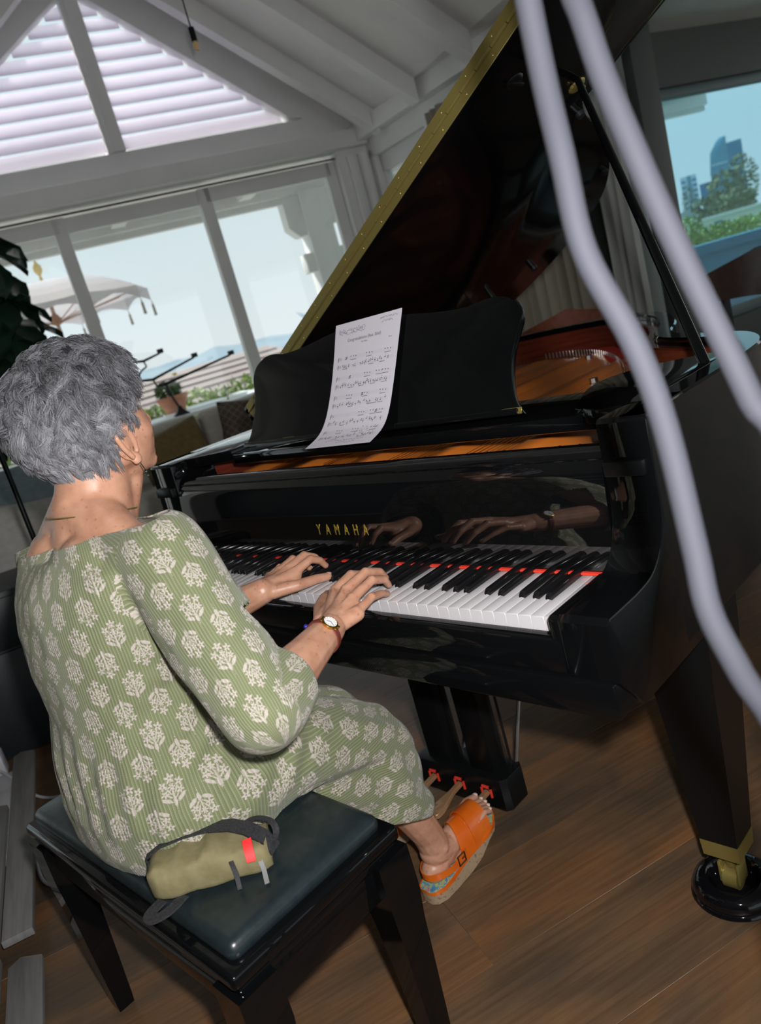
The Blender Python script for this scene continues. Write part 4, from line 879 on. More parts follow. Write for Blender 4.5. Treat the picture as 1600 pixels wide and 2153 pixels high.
def strand(d, gi, jit=0):
    gd, ph, lf, tn0, wv_ = guides[gi]; nrm = V((d.x/.077, d.y/.096, d.z/.095)).normalized(); root = scalp(d)+nrm*(shell(d)-.004)
    fl = (d-crown); fl = fl-nrm*fl.dot(nrm); fl = fl.normalized() if fl.length > .05 else V((1, 0, 0))
    fl = fl+V((0, 0, -.35))+wv_*.75; fl = (fl-nrm*fl.dot(nrm)).normalized(); sd = nrm.cross(fl)
    top = max(0, min(1, (d.z+.45)/.8)); ln = (.022+.012*top)*lf; rad = .0014+.0018*top
    if d.z < -.42: ln = .024+(.032 if d.y < -.30 else 0); rad = .0010; fl = (fl*.4+V((0, 0, -1))-nrm*nrm.dot(fl*.4+V((0, 0, -1)))).normalized()
    pts = []
    for k in range(8):
        t = k/7; w = ph+jit+t*(3.6+1.5*top)
        pts.append(root+fl*ln*t+nrm*(.0045*math.sin(math.pi*min(1, t*1.05))+rad*(math.sin(w)-math.sin(ph))*.9)+sd*rad*1.5*(math.cos(w)-math.cos(ph)))
    return pts, sd, nrm
for d in fib(44000):
    d = (d+V((random.gauss(0, .01), random.gauss(0, .01), random.gauss(0, .01)))).normalized()
    if not hairy(d): continue
    gi = kd.find(d)[1]; own, sd, nrm = strand(d, gi, random.gauss(0, .7)); gp, _, _ = strand(guides[gi][0], gi)
    j1 = V((random.gauss(0, .0013), random.gauss(0, .0013), random.gauss(0, .0013))); pts = []
    for k in range(8):
        t = k/7; pts.append(own[k].lerp(gp[k], .45*t)+j1*t*1.5)
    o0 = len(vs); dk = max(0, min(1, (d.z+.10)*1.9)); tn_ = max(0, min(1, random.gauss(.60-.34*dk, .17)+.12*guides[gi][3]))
    for k, p in enumerate(pts):
        w = .00052*(1-.55*k/7)
        for j in range(3): a = j*2.094; vs.append(p+sd*w*math.cos(a)+nrm*w*math.sin(a)); tone.append(tn_)
    for k in range(7):
        for j in range(3): fs.append((o0+k*3+j, o0+k*3+(j+1) % 3, o0+k*3+3+(j+1) % 3, o0+k*3+3+j))
vs = [hrot(p) for p in vs]
hm = bpy.data.meshes.new('hair'); hm.from_pydata([tuple(p) for p in vs], [], fs); hm.materials.append(hairm)
A_ = hm.attributes.new('tone', 'FLOAT', 'POINT'); A_.data.foreach_set('value', tone); hm.polygons.foreach_set('use_smooth', [True]*len(hm.polygons))
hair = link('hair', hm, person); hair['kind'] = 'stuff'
# scalp cap under the strands
mb = MB(); seg = []
bmc = bmesh.new(); bmesh.ops.create_icosphere(bmc, subdivisions=5, radius=1)
for v in list(bmc.verts):
    if not hairy(v.co.normalized()): bmc.verts.remove(v)
for v in bmc.verts:
    d = v.co.normalized(); top = max(0, min(1, (d.z+.45)/1.0)); q = scalp(d); v.co = hrot(q+d*(max(.0015, shell(d)-.004)+.0025*noise.noise(q*60)*top))
mb.frombm(bmc); cap_ = mb.obj('hair_base', noisy('hair_base', (.05, .05, .055), (.16, .16, .17), 90, .8), person, 180)
# ---- jewellery and watch
ear = hrot(HC+V((.084, .004, -.094)))
mb = MB(); mb.tube([ear, ear+V((.002, .003, -.012))], .0009, 5); mb.ell(ear+V((.002, .003, -.015)), (.0035, .0035, .004), n=8, k=5); mb.ell(ear+V((.002, .004, -.022)), (.0028, .0028, .0035), n=8, k=5); mb.obj('earring', mat('earring_dark', (.03, .05, .04), .25, .5), person)
nk = [V((.068*math.cos(a), -.345+.064*math.sin(a)+(.012 if math.sin(a) > 0 else 0), 1.036+.016*-math.sin(a))) for a in [2*math.pi*k/40 for k in range(41)]]
MB().tube(nk, .0011, 5).obj('necklace', brass, person)
fd_ = (WR-ER).normalized(); wc = ER.lerp(WR, .885); sdw = fd_.cross(V((0, 0, 1))).normalized(); upw = sdw.cross(fd_)
ang = R(42)
def wr(a, r_, t): return wc+fd_*t+(sdw*math.sin(a)+upw*math.cos(a))*r_
mb = MB(); mb.loft([[wr(a, .0288, -.006), wr(a, .0306, -.005), wr(a, .0306, .005), wr(a, .0288, .006)] for a in [2*math.pi*k/36 for k in range(37)]], caps=False)
strap = mb.obj('watch_strap', mat('watch_leather', (.16, .03, .02), .5), person)
dirw = (sdw*math.sin(ang)+upw*math.cos(ang)); Mw = Matrix((fd_, dirw.cross(fd_), dirw)).transposed().to_4x4(); Mw.translation = wc+dirw*.0298
mb = MB(); mb.lathe([(.0, 0), (.0125, 0), (.0135, .002), (.013, .0048), (.0112, .0055), (.0112, .0050), (0, .0050)], (0, 0, 0), 28); mb.tube([(.0, -.0135, .0025), (.0, -.0165, .0025)], .0018, 8); mb.box(-.006, .011, .0, .006, .0165, .003, .001); mb.box(-.006, -.0165, .0, .006, -.011, .003, .001); mb.v = [tuple(Mw @ V(p)) for p in mb.v]; mb.obj('watch_case', mat('watch_gold', (.75, .50, .12), .25, 1), strap)
mb = MB(); mb.lathe([(0, .0048), (.0111, .0048), (.0111, .0053), (0, .0053)], (0, 0, 0), 24); mb.v = [tuple(Mw @ V(p)) for p in mb.v]; mb.obj('watch_dial', mat('watch_dial', (.85, .84, .82), .3), strap)
mb = MB()
for a, l in ((.6, .007), (2.6, .0085)): mb.box(-.0004, 0, .0054, .0004, l, .0057, M=Matrix.Rotation(a, 4, 'Z'))
for k in range(12): mb.box(-.0003, .0088, .0054, .0003, .0102, .0056, M=Matrix.Rotation(k*math.pi/6, 4, 'Z'))
mb.v = [tuple(Mw @ V(p)) for p in mb.v]; mb.obj('watch_hands', mat('watch_black', (.02, .02, .02), .4), strap)
MB().ell(wr(R(-48), .032, 0), (.004, .004, .004), n=10, k=6).obj('blue_stone', mat('blue_stone', (.02, .03, .35), .2), strap)
# ---- wedge sandals
orange = noisy('orange_leather', (.62, .105, .006), (.70, .15, .012), 20, .28, bump=.03, coat=.3); cork = noisy('cork', (.34, .24, .15), (.16, .09, .05), 130, .8, p0=.55, p1=.72); liner = mat('sandal_liner', (.2, .3, .4), .5)
nt, N, L_, b = nodes(liner); tcd = N.new('ShaderNodeTexCoord'); nz = N.new('ShaderNodeTexNoise'); nz.inputs['Scale'].default_value = 45; nz.inputs['Distortion'].default_value = 2.5; rr = N.new('ShaderNodeValToRGB'); L_.new(tcd.outputs['Object'], nz.inputs[0]); L_.new(nz.outputs[0], rr.inputs[0]); L_.new(rr.outputs[0], b.inputs['Base Color'])
for ps, cc in ((0, (.02, .08, .35, 1)), (.45, (.10, .30, .42, 1)), (.55, (.45, .50, .12, 1)), (.65, (.45, .10, .25, 1)), (1, (.5, .5, .5, 1))):
    ee = rr.color_ramp.elements.new(ps); ee.color = cc
def sandal(A, dz, toe_up):
    # footprint half widths along y (relative to ankle), sole height profile
    ys = [-.058, -.050, -.030, 0, .03, .06, .09, .12, .15, .172, .186]; wl = [.012, .024, .031, .031, .029, .030, .036, .043, .041, .030, .012]; wr_ = [.012, .024, .032, .033, .032, .034, .041, .046, .040, .026, .010]
    top = lambda y: A.z-.084+(.008 if y < .02 else .008+(y-.02)*.12)+dz*max(0, min(1, (y+.02)/.12)); bot = lambda y: max(.002 if toe_up == 0 else .001, (top(y)-(.062-.20*max(0, y+.03))) if y < .12 else top(y)-.018)
    def sole(t0, t1, ex):
        return [[V((A.x-wl[i]-ex, A.y+y, t0(y))), V((A.x+wr_[i]+ex, A.y+y, t0(y))), V((A.x+wr_[i]+ex, A.y+y, t1(y))), V((A.x-wl[i]-ex, A.y+y, t1(y)))] for i, y in enumerate(ys)]
    mb = MB(); mb.loft(sole(bot, lambda y: top(y)-.008, 0)); so_ = mb.obj('sandal_wedge', cork, person, 50)
    mb = MB(); mb.loft(sole(lambda y: top(y)-.008, lambda y: top(y)-.001, .002)); mb.obj('sandal_edge', orange, so_, 50)
    mb = MB(); mb.loft(sole(lambda y: top(y)-.001, lambda y: top(y)+.0015, -.003)); mb.obj('sandal_liner', liner, so_, 50)
    def band(y0, y1, h, wfac, name, gap=None, tilt=0):
        mb = MB(); rings = []
        for k in range(21):
            a = math.pi*k/20; rr_ = []
            for y in (y0+tilt*math.cos(a), y1+tilt*math.cos(a)):
                i = min(range(len(ys)), key=lambda q: abs(ys[q]-y)); x0, x1 = A.x-wl[i]-.003, A.x+wr_[i]+.003; cx, rx = (x0+x1)/2, (x1-x0)/2
                rr_.append((V((cx+rx*math.cos(a), A.y+y, top(y)-.004+(h(y))*math.sin(a)**.8)), V((cx+(rx-.0025)*math.cos(a), A.y+y, top(y)-.004+(h(y)-.0025)*math.sin(a)**.8))))
            rings.append([rr_[0][0], rr_[1][0], rr_[1][1], rr_[0][1]])
        mb.loft(rings); return mb.obj(name, orange, so_, 60)
    band(.086, .146, lambda y: .077-(y-.085)*.30, 1, 'toe_strap', tilt=-.006)
    band(.054, .100, lambda y: .082-(y-.048)*.30, 1, 'instep_strap', tilt=-.012)
    # ankle strap round the heel with buckle
    pts = []; mb = MB(); rings = []
    for k in range(25):
        a = R(-205+k*(230/24)); cx = A.x+.040*math.cos(a)*1.0; cy = A.y+.022+.068*math.sin(a); 
        z = A.z-.050+.012*max(0, math.sin(a)+.35); o_ = V((math.cos(a), math.sin(a), 0)); c0 = V((cx, cy, z))
        rings.append([c0+V((0, 0, -.0075)), c0+V((0, 0, .0075)), c0+o_*.0025+V((0, 0, .0075)), c0+o_*.0025+V((0, 0, -.0075))])
    mb.loft(rings); stp = mb.obj('heel_strap', orange, so_, 60)
    c0 = V((A.x+.0425, A.y+.030, A.z-.045)); mb = MB()
    for (p, q) in (((-.011, .011), (.011, .011)), ((.011, .011), (.011, -.011)), ((.011, -.011), (-.011, -.011)), ((-.011, -.011), (-.011, .011)), ((0, 0), (.011, 0))): mb.tube([c0+V((0, p[0], p[1])), c0+V((0, q[0], q[1]))], .0016, 6)
    mb.obj('buckle', mat('buckle_bronze', (.16, .10, .05), .35, 1), stp)
    return so_
sandal(AR, .018, 1); sandal(AL, 0, 0)
# ================================================================ sheet music
PT = [(.370, 1.213), (.329, 1.135), (.294, 1.070), (.264, 1.022), (.236, .996), (.196, .980)]
pp = [V((0, y, z)) for y, z in PT]; ps = spline(pp, 8); cum = [0]
for a_, b_ in zip(ps, ps[1:]): cum.append(cum[-1]+(b_-a_).length)
PWd = .208; PH = cum[-1]
def paper(u, v, o=0):
    v = max(0, min(PH-1e-6, v)); i = max(k for k in range(len(cum)-1) if cum[k] <= v); t = (v-cum[i])/(cum[i+1]-cum[i]); p = ps[i].lerp(ps[i+1], t); d = (ps[i+1]-ps[i]).normalized(); n = V((0, d.z, -d.y)); n = -n if n.y > 0 else n
    x0 = -.078-.016*(v/PH)+.010*math.sin(v/PH*3.0)*(1-u/PWd)
    return V((x0+u, p.y, p.z))+n*o
sheet = thing('sheet_music', 'curled white sheet of printed music resting on the music desk', 'sheet music')
pm = mat('paper', (.72, .69, .76), .75)
mb = MB(); NU, NV = 6, 40
mb.loft([[paper(PWd*j/NU, PH*i/NV, .0004) for j in range(NU+1)]+[paper(PWd*j/NU, PH*i/NV, 0) for j in range(NU, -1, -1)] for i in range(NV+1)]); mb.obj('paper_sheet', pm, sheet, 60)
ink = mat('ink', (.035, .03, .045), .8); grey_ink = mat('staff_grey', (.46, .44, .50), .8)
def quad(mb, u0, v0, u1, v1): mb.add([paper(u0, v0, .0009), paper(u1, v0, .0009), paper(u1, v1, .0009), paper(u0, v1, .0009)], [(0, 1, 2, 3)])
def dot(mb, u, v, a, b): mb.add([paper(u+a*math.cos(t), v+b*math.sin(t), .0010) for t in [k*math.pi/3 for k in range(6)]], [tuple(range(6))])
def line(mb, pts, w):
    for (u0, v0), (u1, v1) in zip(pts, pts[1:]):
        d = V((u1-u0, v1-v0)); d = d.normalized()*w if d.length > 0 else V((w, 0)); n = V((-d.y, d.x)); mb.add([paper(u0+n.x, v0+n.y, .001), paper(u1+n.x, v1+n.y, .001), paper(u1-n.x, v1-n.y, .001), paper(u0-n.x, v0-n.y, .001)], [(0, 1, 2, 3)])
random.seed(4); st = MB(); nt_ = MB(); hw = MB()
sysv = [.078, .122, .165, .207, .247]
for si, v0 in enumerate(sysv):
    for off_ in (0, .0175):
        for k in range(5): quad(st, .014, v0+off_+k*.0017, .196, v0+off_+k*.0017+.00022)
    for u in (.0138, .075, .135, .196): quad(st, u, v0, u+.0003, v0+.0243)
    for off_ in (0, .0175):
        line(nt_, [(.0185, v0+off_+.008), (.017, v0+off_+.004), (.019, v0+off_-.001), (.0175, v0+off_+.010)], .0006); line(nt_, [(.0225, v0+off_), (.0222, v0+off_+.006)], .0004); line(nt_, [(.0265, v0+off_+.001), (.0262, v0+off_+.007)], .0004)
    # upper staff: a few beamed groups, lower staff: running notes
    for c0 in (.060, .112, .170)[(si % 2):]+((.150,) if si % 2 else ()):
        us_ = [c0+.0085*k for k in range(3)]
        for k, u in enumerate(us_): dot(nt_, u, v0+.001+.0006*k, .0015, .0013)
        quad(nt_, us_[0]-.001, v0+.0085, us_[-1]+.0015, v0+.0095)
    if si in (0, 1, 2, 3): 
        u = (.042, .060, .110, .165)[si]; line(nt_, [(u, v0+.003), (u+.006, v0+.001)], .0009); line(nt_, [(u-.001, v0+.0065), (u+.006, v0+.0045)], .0009)
    u = .034
    while u < .190:
        if random.random() < .86:
            vv = v0+.0175+random.uniform(.001, .0065); dot(nt_, u, vv, .0017, .0013); L0 = random.choice((-1, 1))*.0052; quad(nt_, u+.0009, min(vv, vv+L0), u+.0017, max(vv, vv+L0))
            if random.random() < .35: dot(nt_, u+.0004, vv-.0034, .0012, .0009)
        if random.random() < .16 and u < .17: quad(nt_, u, v0+.0268, u+.017, v0+.0278)
        u += random.choice((.0052, .0062, .009))
for k in range(26):
    u = random.uniform(.125, .19); v = sysv[4]+random.uniform(-.004, .024); dot(nt_, u, v, .0012, .0009); quad(nt_, u, v-.003, u+.0004, v)
def scrawl(u0, u1, v, h, n):
    p = []
    for k in range(n+1): p.append((u0+(u1-u0)*k/n+random.uniform(-.001, .001), v+random.uniform(-h, h)))
    line(hw, p, .00035)
scrawl(.013, .10, .019, .006, 46); scrawl(.016, .098, .024, .004, 40); scrawl(.145, .198, .010, .0025, 40); scrawl(.150, .185, .018, .003, 26); scrawl(.05, .17, .281, .0032, 70); scrawl(.09, .15, .289, .003, 36)
for k in range(14): u = .018+.006*k; dot(hw, u, .021+random.uniform(-.003, .003), .0011, .0009)
st.obj('staff_lines', grey_ink, sheet, None); nt_.obj('printed_notes', ink, sheet, None); hw.obj('pencil_scribble', mat('pencil', (.16, .15, .2), .8), sheet, None)['kind'] = 'stuff'
for body, size, u, v in (('Congratulations (feat. Bilal)', .0098, .098, .045), ('Mac Miller', .0048, .100, .053), ('Piano', .0046, .182, .056)):
    tm = text_mesh(body, size); vsn = [paper(u+p.co.x, v-p.co.y, .001) for p in tm.vertices]
    for p, q in zip(tm.vertices, vsn): p.co = q
    tm.materials.append(ink); link('title_line', tm, sheet)

# ================================================================ canvas pouch on the bench
khaki = noisy('khaki_canvas', (.17, .145, .065), (.22, .19, .095), 40, .85, bump=.15); strapm = noisy('black_webbing', (.012, .012, .014), (.03, .03, .034), 300, .7); 
pouch = thing('belt_pouch', 'khaki canvas belt pouch with black straps lying on the bench', 'pouch')
pA, pB = V((.168, -.494, .528)), V((.258, -.375, .522)); pd = (pB-pA).normalized(); pw = V((-pd.y, pd.x, 0)).normalized()*-1; pu = V((0, 0, 1))
Mp = Matrix((pd, -pw, pu)).transposed().to_4x4(); Mp.translation = V((.224, -.447, .4925))
if Mp.determinant() < 0: Mp = Matrix((pd, pw, pu)).transposed().to_4x4(); Mp.translation = V((.224, -.447, .4925))
def pr_(x): # half width, height along the pouch
    t = x/.088; return .043*(1-.10*t*t)*(1 if abs(t) < .9 else .86), .056*(1-.25*max(0, t)**2)*(1-.10*t*t)
mb = MB(); rings = []
for k in range(15):
    x = -.088+.176*k/14; hw_, hh = pr_(x); hh += .004*math.sin(k*1.9); rg = []
    for a in [2*math.pi*j/22 for j in range(22)]:
        c, s_ = math.cos(a), math.sin(a); rg.append(Mp @ V((x, hw_*math.copysign(abs(c)**.42, c)+.002*math.sin(k*1.3+a*2), hh/2+hh/2*math.copysign(abs(s_)**.5, s_)+(.0025*math.sin(k*1.1+a*3) if s_ > -.2 else 0))))
    rings.append(rg)
mb.loft(rings); mb.obj('pouch_body', khaki, pouch, 180)
def strip(name, pts, w, th, mt, nrm=(0, 0, 1)):
    mb = MB(); rings = []; pts = [V(p) for p in pts]
    for i, p in enumerate(pts):
        t = (pts[min(i+1, len(pts)-1)]-pts[max(i-1, 0)]).normalized(); n = V(nrm); n = (n-t*n.dot(t)).normalized(); s_ = t.cross(n)
        rings.append([Mp @ (p+s_*w/2), Mp @ (p-s_*w/2), Mp @ (p-s_*w/2+n*th), Mp @ (p+s_*w/2+n*th)])
    mb.loft(rings); return mb.obj(name, mt, pouch, 60)
sg = 1 if (Mp.to_3x3() @ V((0, 1, 0))).dot(pw) > 0 else -1
yl = -.030*((Mp.to_3x3() @ V((0, 1, 0))).dot(V((-1, 1, 0)).normalized()) > 0 and -1 or 1)
far = 1 if (Mp.to_3x3() @ V((0, 1, 0))).y > 0 else -1
strip('zip_tape', [(-.095, far*.020, .018), (-.093, far*.020, .046), (-.07, far*.018, .0590), (-.03, far*.018, .0635), (.01, far*.016, .0635), (.04, far*.010, .0615)], .016, .003, strapm)
strip('top_webbing', [(.010, far*.018, .0640), (.04, far*.010, .0625), (.065, -far*.004, .0575), (.085, -far*.014, .044), (.096, -far*.020, .022)], .026, .003, strapm)
strip('carry_loop', spline([(.045, far*.028, .048), (.075, far*.026, .052), (.098, far*.010, .050), (.104, -far*.008, .040), (.092, -far*.020, .026)], 5), .010, .0018, strapm)
strip('end_binding', [(-.089, far*.03, .010), (-.091, far*.022, .034), (-.089, far*.0, .046), (-.089, -far*.020, .036)], .008, .002, strapm, (-1, 0, .2))
strip('belt_loop', spline([(-.078, -far*.036, .004), (-.094, -far*.056, .003), (-.088, -far*.070, .003), (-.066, -far*.062, .003), (-.045, -far*.040, .005)], 5), .018, .0025, strapm)
strip('zip_pull', [(.035, -far*.043, .040), (.037, -far*.047, .020), (.038, -far*.062, .004)], .007, .0016, strapm, (0, -far, .3))
strip('zip_pull', [(.074, -far*.038, .026), (.076, -far*.046, .012), (.078, -far*.066, .003)], .007, .0016, mat('pull_grey', (.20, .20, .20), .4), (0, -far, .3))
strip('red_tag', [(.062, -far*.022, .0525), (.063, -far*.036, .047), (.063, -far*.044, .030)], .014, .0022, mat('red_tag', (.75, .03, .03), .4), (0, -far, .6))
mb = MB(); mb.ell(Mp @ V((.058, far*.022, .053)), (.003, .003, .003), n=8, k=5); mb.obj('snap_stud', steel, pouch)

# ================================================================ two cords hanging close to the camera
cordm = mat('pale_cord', (.028, .029, .039), .8)
def far_(q, z): return CP+(V(q)-CP)*(.55/.38) if q[2] < 1.35 else V((q[0]+(q[0]-CP.x)*.447, q[1]+(q[1]-CP.y)*.447, q[2]))
for pts, lab in ((((1.03, -.46, 3.5), (1.034, -.468, 2.2), (1.038, -.474, 1.6), (1.041, -.483, 1.33), (1.050, -.496, 1.269), (1.057, -.505, 1.223), (1.073, -.505, 1.176), (1.083, -.509, 1.134), (1.092, -.520, 1.076), (1.097, -.527, 1.045), (1.107, -.527, 1.013), (1.12, -.52, .96), (1.122, -.515, .80), (1.122, -.515, .35), (1.122, -.515, -.405)), 'long pale cord hanging left, crossing the piano rim'),
                 (((1.045, -.45, 3.5), (1.048, -.456, 2.2), (1.05, -.46, 1.5), (1.059, -.466, 1.323), (1.075, -.472, 1.259), (1.090, -.474, 1.206), (1.103, -.476, 1.165), (1.112, -.477, 1.135), (1.125, -.475, 1.08), (1.128, -.474, .80), (1.128, -.474, .35), (1.128, -.474, -.405)), 'pale cord hanging right, in front of the lid prop')):
    o = MB().tube(spline([far_(q, 0) for q in pts], 6), .0092, 14).obj('hanging_cord', cordm, None, 180); tag(o, lab, 'cord', 'cords hanging before the piano')

# ================================================================ sofa, cushions, sculpture, plant
sofam = noisy('sofa_cream', (.46, .44, .38), (.52, .50, .44), 30, .9, bump=.1)
sofa = put(thing('sofa', 'long cream upholstered sofa under the glass doors', 'sofa'), MR)
MB().box(-.9, 5.26, .10, 2.5, 6.05, .34, .03, 3).obj('base', sofam, sofa)
for x0, x1 in ((-.88, .05), (.06, 1.0), (1.02, 1.75), (1.77, 2.48)):
    M = Matrix.Rotation(R(-6), 4, 'X'); MB().box(x0, 5.28, .33, x1, 5.85, .50, .05, 4).obj('seat_cushion', sofam, sofa)
    mb = MB(); mb.box(x0, 5.80, .36, x1, 6.03, .862, .05, 4); mb.obj('back_cushion', sofam, sofa)
MB().box(2.5, 5.15, .10, 2.72, 6.05, .66, .04, 3).obj('arm', sofam, sofa); MB().box(-1.12, 5.15, .10, -.9, 6.05, .66, .04, 3).obj('arm', sofam, sofa)
def pillow(name, label, mt, w, h, t, M, group=None):
    mb = MB(); rows = []; n = 12
    for side in (1, -1):
        g = [[V((w/2*u*(1-.06*(1-abs(v))), h/2*v*(1-.06*(1-abs(u))), side*t/2*max(0, (1-u**4)*(1-v**4))**.55)) for u in [-1+2*i/n for i in range(n+1)]] for v in [-1+2*j/n for j in range(n+1)]]
        mb.loft(g if side > 0 else [list(reversed(r_)) for r_ in g], close=False, caps=False)
    bm = bmesh.new(); me = mb.mesh(name, [mt]); bm.from_mesh(me); bmesh.ops.remove_doubles(bm, verts=bm.verts, dist=1e-4); bmesh.ops.recalc_face_normals(bm, faces=bm.faces); bm.to_mesh(me); bm.free(); me.polygons.foreach_set('use_smooth', [True]*len(me.polygons))
    o = link(name, me); o.matrix_world = M; return tag(o, label, 'cushion', group)
brownp = mat('brown_quilted', (.10, .075, .05), .9); nt, N, L_, b = nodes(brownp); t_ = N.new('ShaderNodeTexCoord'); mp_ = N.new('ShaderNodeMapping'); mp_.inputs['Rotation'].default_value = (0, 0, R(45)); ck = N.new('ShaderNodeTexBrick'); ck.offset = 0; ck.inputs['Scale'].default_value = 12; ck.inputs['Mortar Size'].default_value = .03; ck.inputs['Brick Width'].default_value = .5; ck.inputs['Row Height'].default_value = .5
ck.inputs['Color1'].default_value = (.085, .062, .045, 1); ck.inputs['Color2'].default_value = (.095, .07, .05, 1); ck.inputs['Mortar'].default_value = (.20, .165, .125, 1)
L_.new(t_.outputs['Object'], mp_.inputs[0]); L_.new(mp_.outputs[0], ck.inputs[0]); L_.new(ck.outputs[0], b.inputs['Base Color'])
mus = noisy('mustard_cloth', (.13, .09, .03), (.17, .12, .045), 30, .9); bluep = noisy('blue_grey_cloth', (.22, .29, .31), (.27, .34, .36), 30, .9); greyp = noisy('grey_linen', (.40, .39, .36), (.46, .45, .42), 40, .9)
def PM(a, n, z, rx=75, rz=0, ry=0): return MR @ Matrix.Translation((a, n, z)) @ Matrix.Rotation(R(rz), 4, 'Z') @ Matrix.Rotation(R(rx), 4, 'X') @ Matrix.Rotation(R(ry), 4, 'Z')
pillow('throw_pillow', 'mustard brown cushion on the sofa behind the head', mus, .52, .42, .16, PM(.74, 5.60, .64, 70, 8, 8), 'cushions on the sofa')
pillow('throw_pillow', 'dark brown quilted cushion on the sofa beside the piano', brownp, .50, .42, .15, PM(1.34, 5.62, .67, 72, -6, -10), 'cushions on the sofa')
pillow('throw_pillow', 'plain cream cushion on the sofa far right', greyp, .48, .42, .15, PM(2.1, 5.62, .66, 72, 0, 4), 'cushions on the sofa')
console = put(thing('console_table', 'narrow white console table behind the sofa back', 'table'), MR); MB().box(-.6, 6.18, .825, 2.4, 6.44, .858, .004).obj('table_top', wt, console)
for x in (-.55, .9, 2.35): MB().box(x-.02, 6.2, 0, x+.02, 6.42, .826, .003).obj('leg', wt, console)
iron = mat('black_iron', (.008, .009, .009), .5)
scu = put(thing('branch_sculpture', 'black branching metal candle holder behind the sofa', 'sculpture'), MR @ Matrix.Translation((0, 6.3, 0)))
mb = MB(); mb.loft([[V((.972-w, -d, z)), V((.972+w, -d, z)), V((.972+w, d, z)), V((.972-w, d, z))] for z, w, d in ((.858, .062, .05), (.90, .022, .02), (.93, .012, .012))]); mb.obj('foot', iron, scu)
def arm_(pts, r_): MB().tube([(a, 0, z) for a, z in pts], r_, 8).obj('branch', iron, scu)
arm_([(.970, .92), (.945, 1.01), (.930, 1.118)], [.010, .009, .010]); arm_([(.862, 1.122), (.93, 1.118), (1.20, 1.155), (1.48, 1.195)], [.006, .012, .010, .008]); arm_([(.862, 1.122), (.848, 1.17)], .007)
arm_([(.70, 1.20), (.848, 1.175), (1.03, 1.215), (1.20, 1.252)], [.008, .011, .009, .008]); arm_([(.72, 1.20), (.79, 1.262), (.835, 1.28)], [.008, .007, .006]); arm_([(.835, 1.28), (.825, 1.325)], .006); arm_([(.70, 1.345), (.825, 1.325), (.96, 1.35)], [.007, .010, .007])
for a, z in ((1.49, 1.20), (1.208, 1.258), (.968, 1.355)): MB().box(a-.022, -.022, z-.008, a+.022, .022, z+.026, .003).obj('candle_cup', iron, scu)
# leafy plant at the left edge
plant = put(thing('fiddle_leaf_plant', 'tall dark green plant with broad leaves left of the window', 'plant'), MR @ Matrix.Translation((-.06, 5.02, 0)))
MB().lathe([(0, 0), (.15, 0), (.19, .34), (.20, .36), (.18, .36), (.17, .32), (0, .32)], (0, 0, 0)).obj('planter', mat('planter_grey', (.12, .12, .12), .7), plant)
MB().tube(spline([(0, 0, .3), (.01, 0, 1.0), (-.02, .02, 1.6), (.02, 0, 2.1)], 5), .014, 8).obj('stem', wd, plant)
lfm = noisy('plant_leaf', (.008, .026, .016), (.018, .05, .03), 9, .35)
random.seed(9)
for k in range(64):
    z = 1.15+k*.0165; az_ = k*2.4+random.uniform(-.3, .3); l = random.uniform(.24, .36); dr = V((math.cos(az_), math.sin(az_), random.uniform(-1.1, .15))).normalized(); sd_ = dr.cross(V((0, 0, 1))).normalized(); up_ = sd_.cross(dr)
    p0 = V((0, 0, z))+dr*.06; mb = MB(); rings = []
    for i in range(8):
        t = i/7; w = .125*math.sin(math.pi*min(1, .08+t*.95))**.7*(.6+.5*t)+.002; c = p0+dr*l*t+up_*(.04*t-.12*t*t); wv2 = .010*math.sin(i*2.2+k)
        rings.append([c-sd_*w+up_*(.02+wv2), c-sd_*w*.5+up_*.004, c-up_*.006, c+sd_*w*.5+up_*.004, c+sd_*w+up_*(.02-wv2), c-up_*.009])
    mb.loft(rings); mb.tube([V((0, 0, z-.03)), p0], .004, 5); mb.obj('leaf', lfm, plant, 70)
# sofa end and cushions at the far left
s2 = put(thing('corner_sofa', 'grey corner sofa at the left edge behind the pianist', 'sofa'), MR)
MB().box(-1.6, 3.6, .1, .15, 4.62, .40, .04, 3).obj('seat', noisy('dark_sofa', (.05, .055, .06), (.07, .075, .08), 30, .9), s2); MB().box(-1.6, 4.42, .3, .15, 4.70, .80, .06, 3).obj('back', noisy('dark_sofa', (.05, .055, .06), (.07, .075, .08), 30, .9), s2)
pillow('scatter_cushion', 'blue-grey cushion on the corner sofa behind the shoulder', bluep, .50, .46, .17, PM(-.10, 4.12, .80, 55, 20, 5), 'cushions on the corner sofa')
pillow('scatter_cushion', 'pale grey linen cushion lowest on the corner sofa', greyp, .52, .46, .18, PM(-.22, 3.92, .63, 62, 15, -10), 'cushions on the corner sofa')
pillow('scatter_cushion', 'blue-grey cushion at the left end of the corner sofa', bluep, .5, .46, .17, PM(-.46, 4.08, .72, 60, -10, 0), 'cushions on the corner sofa')
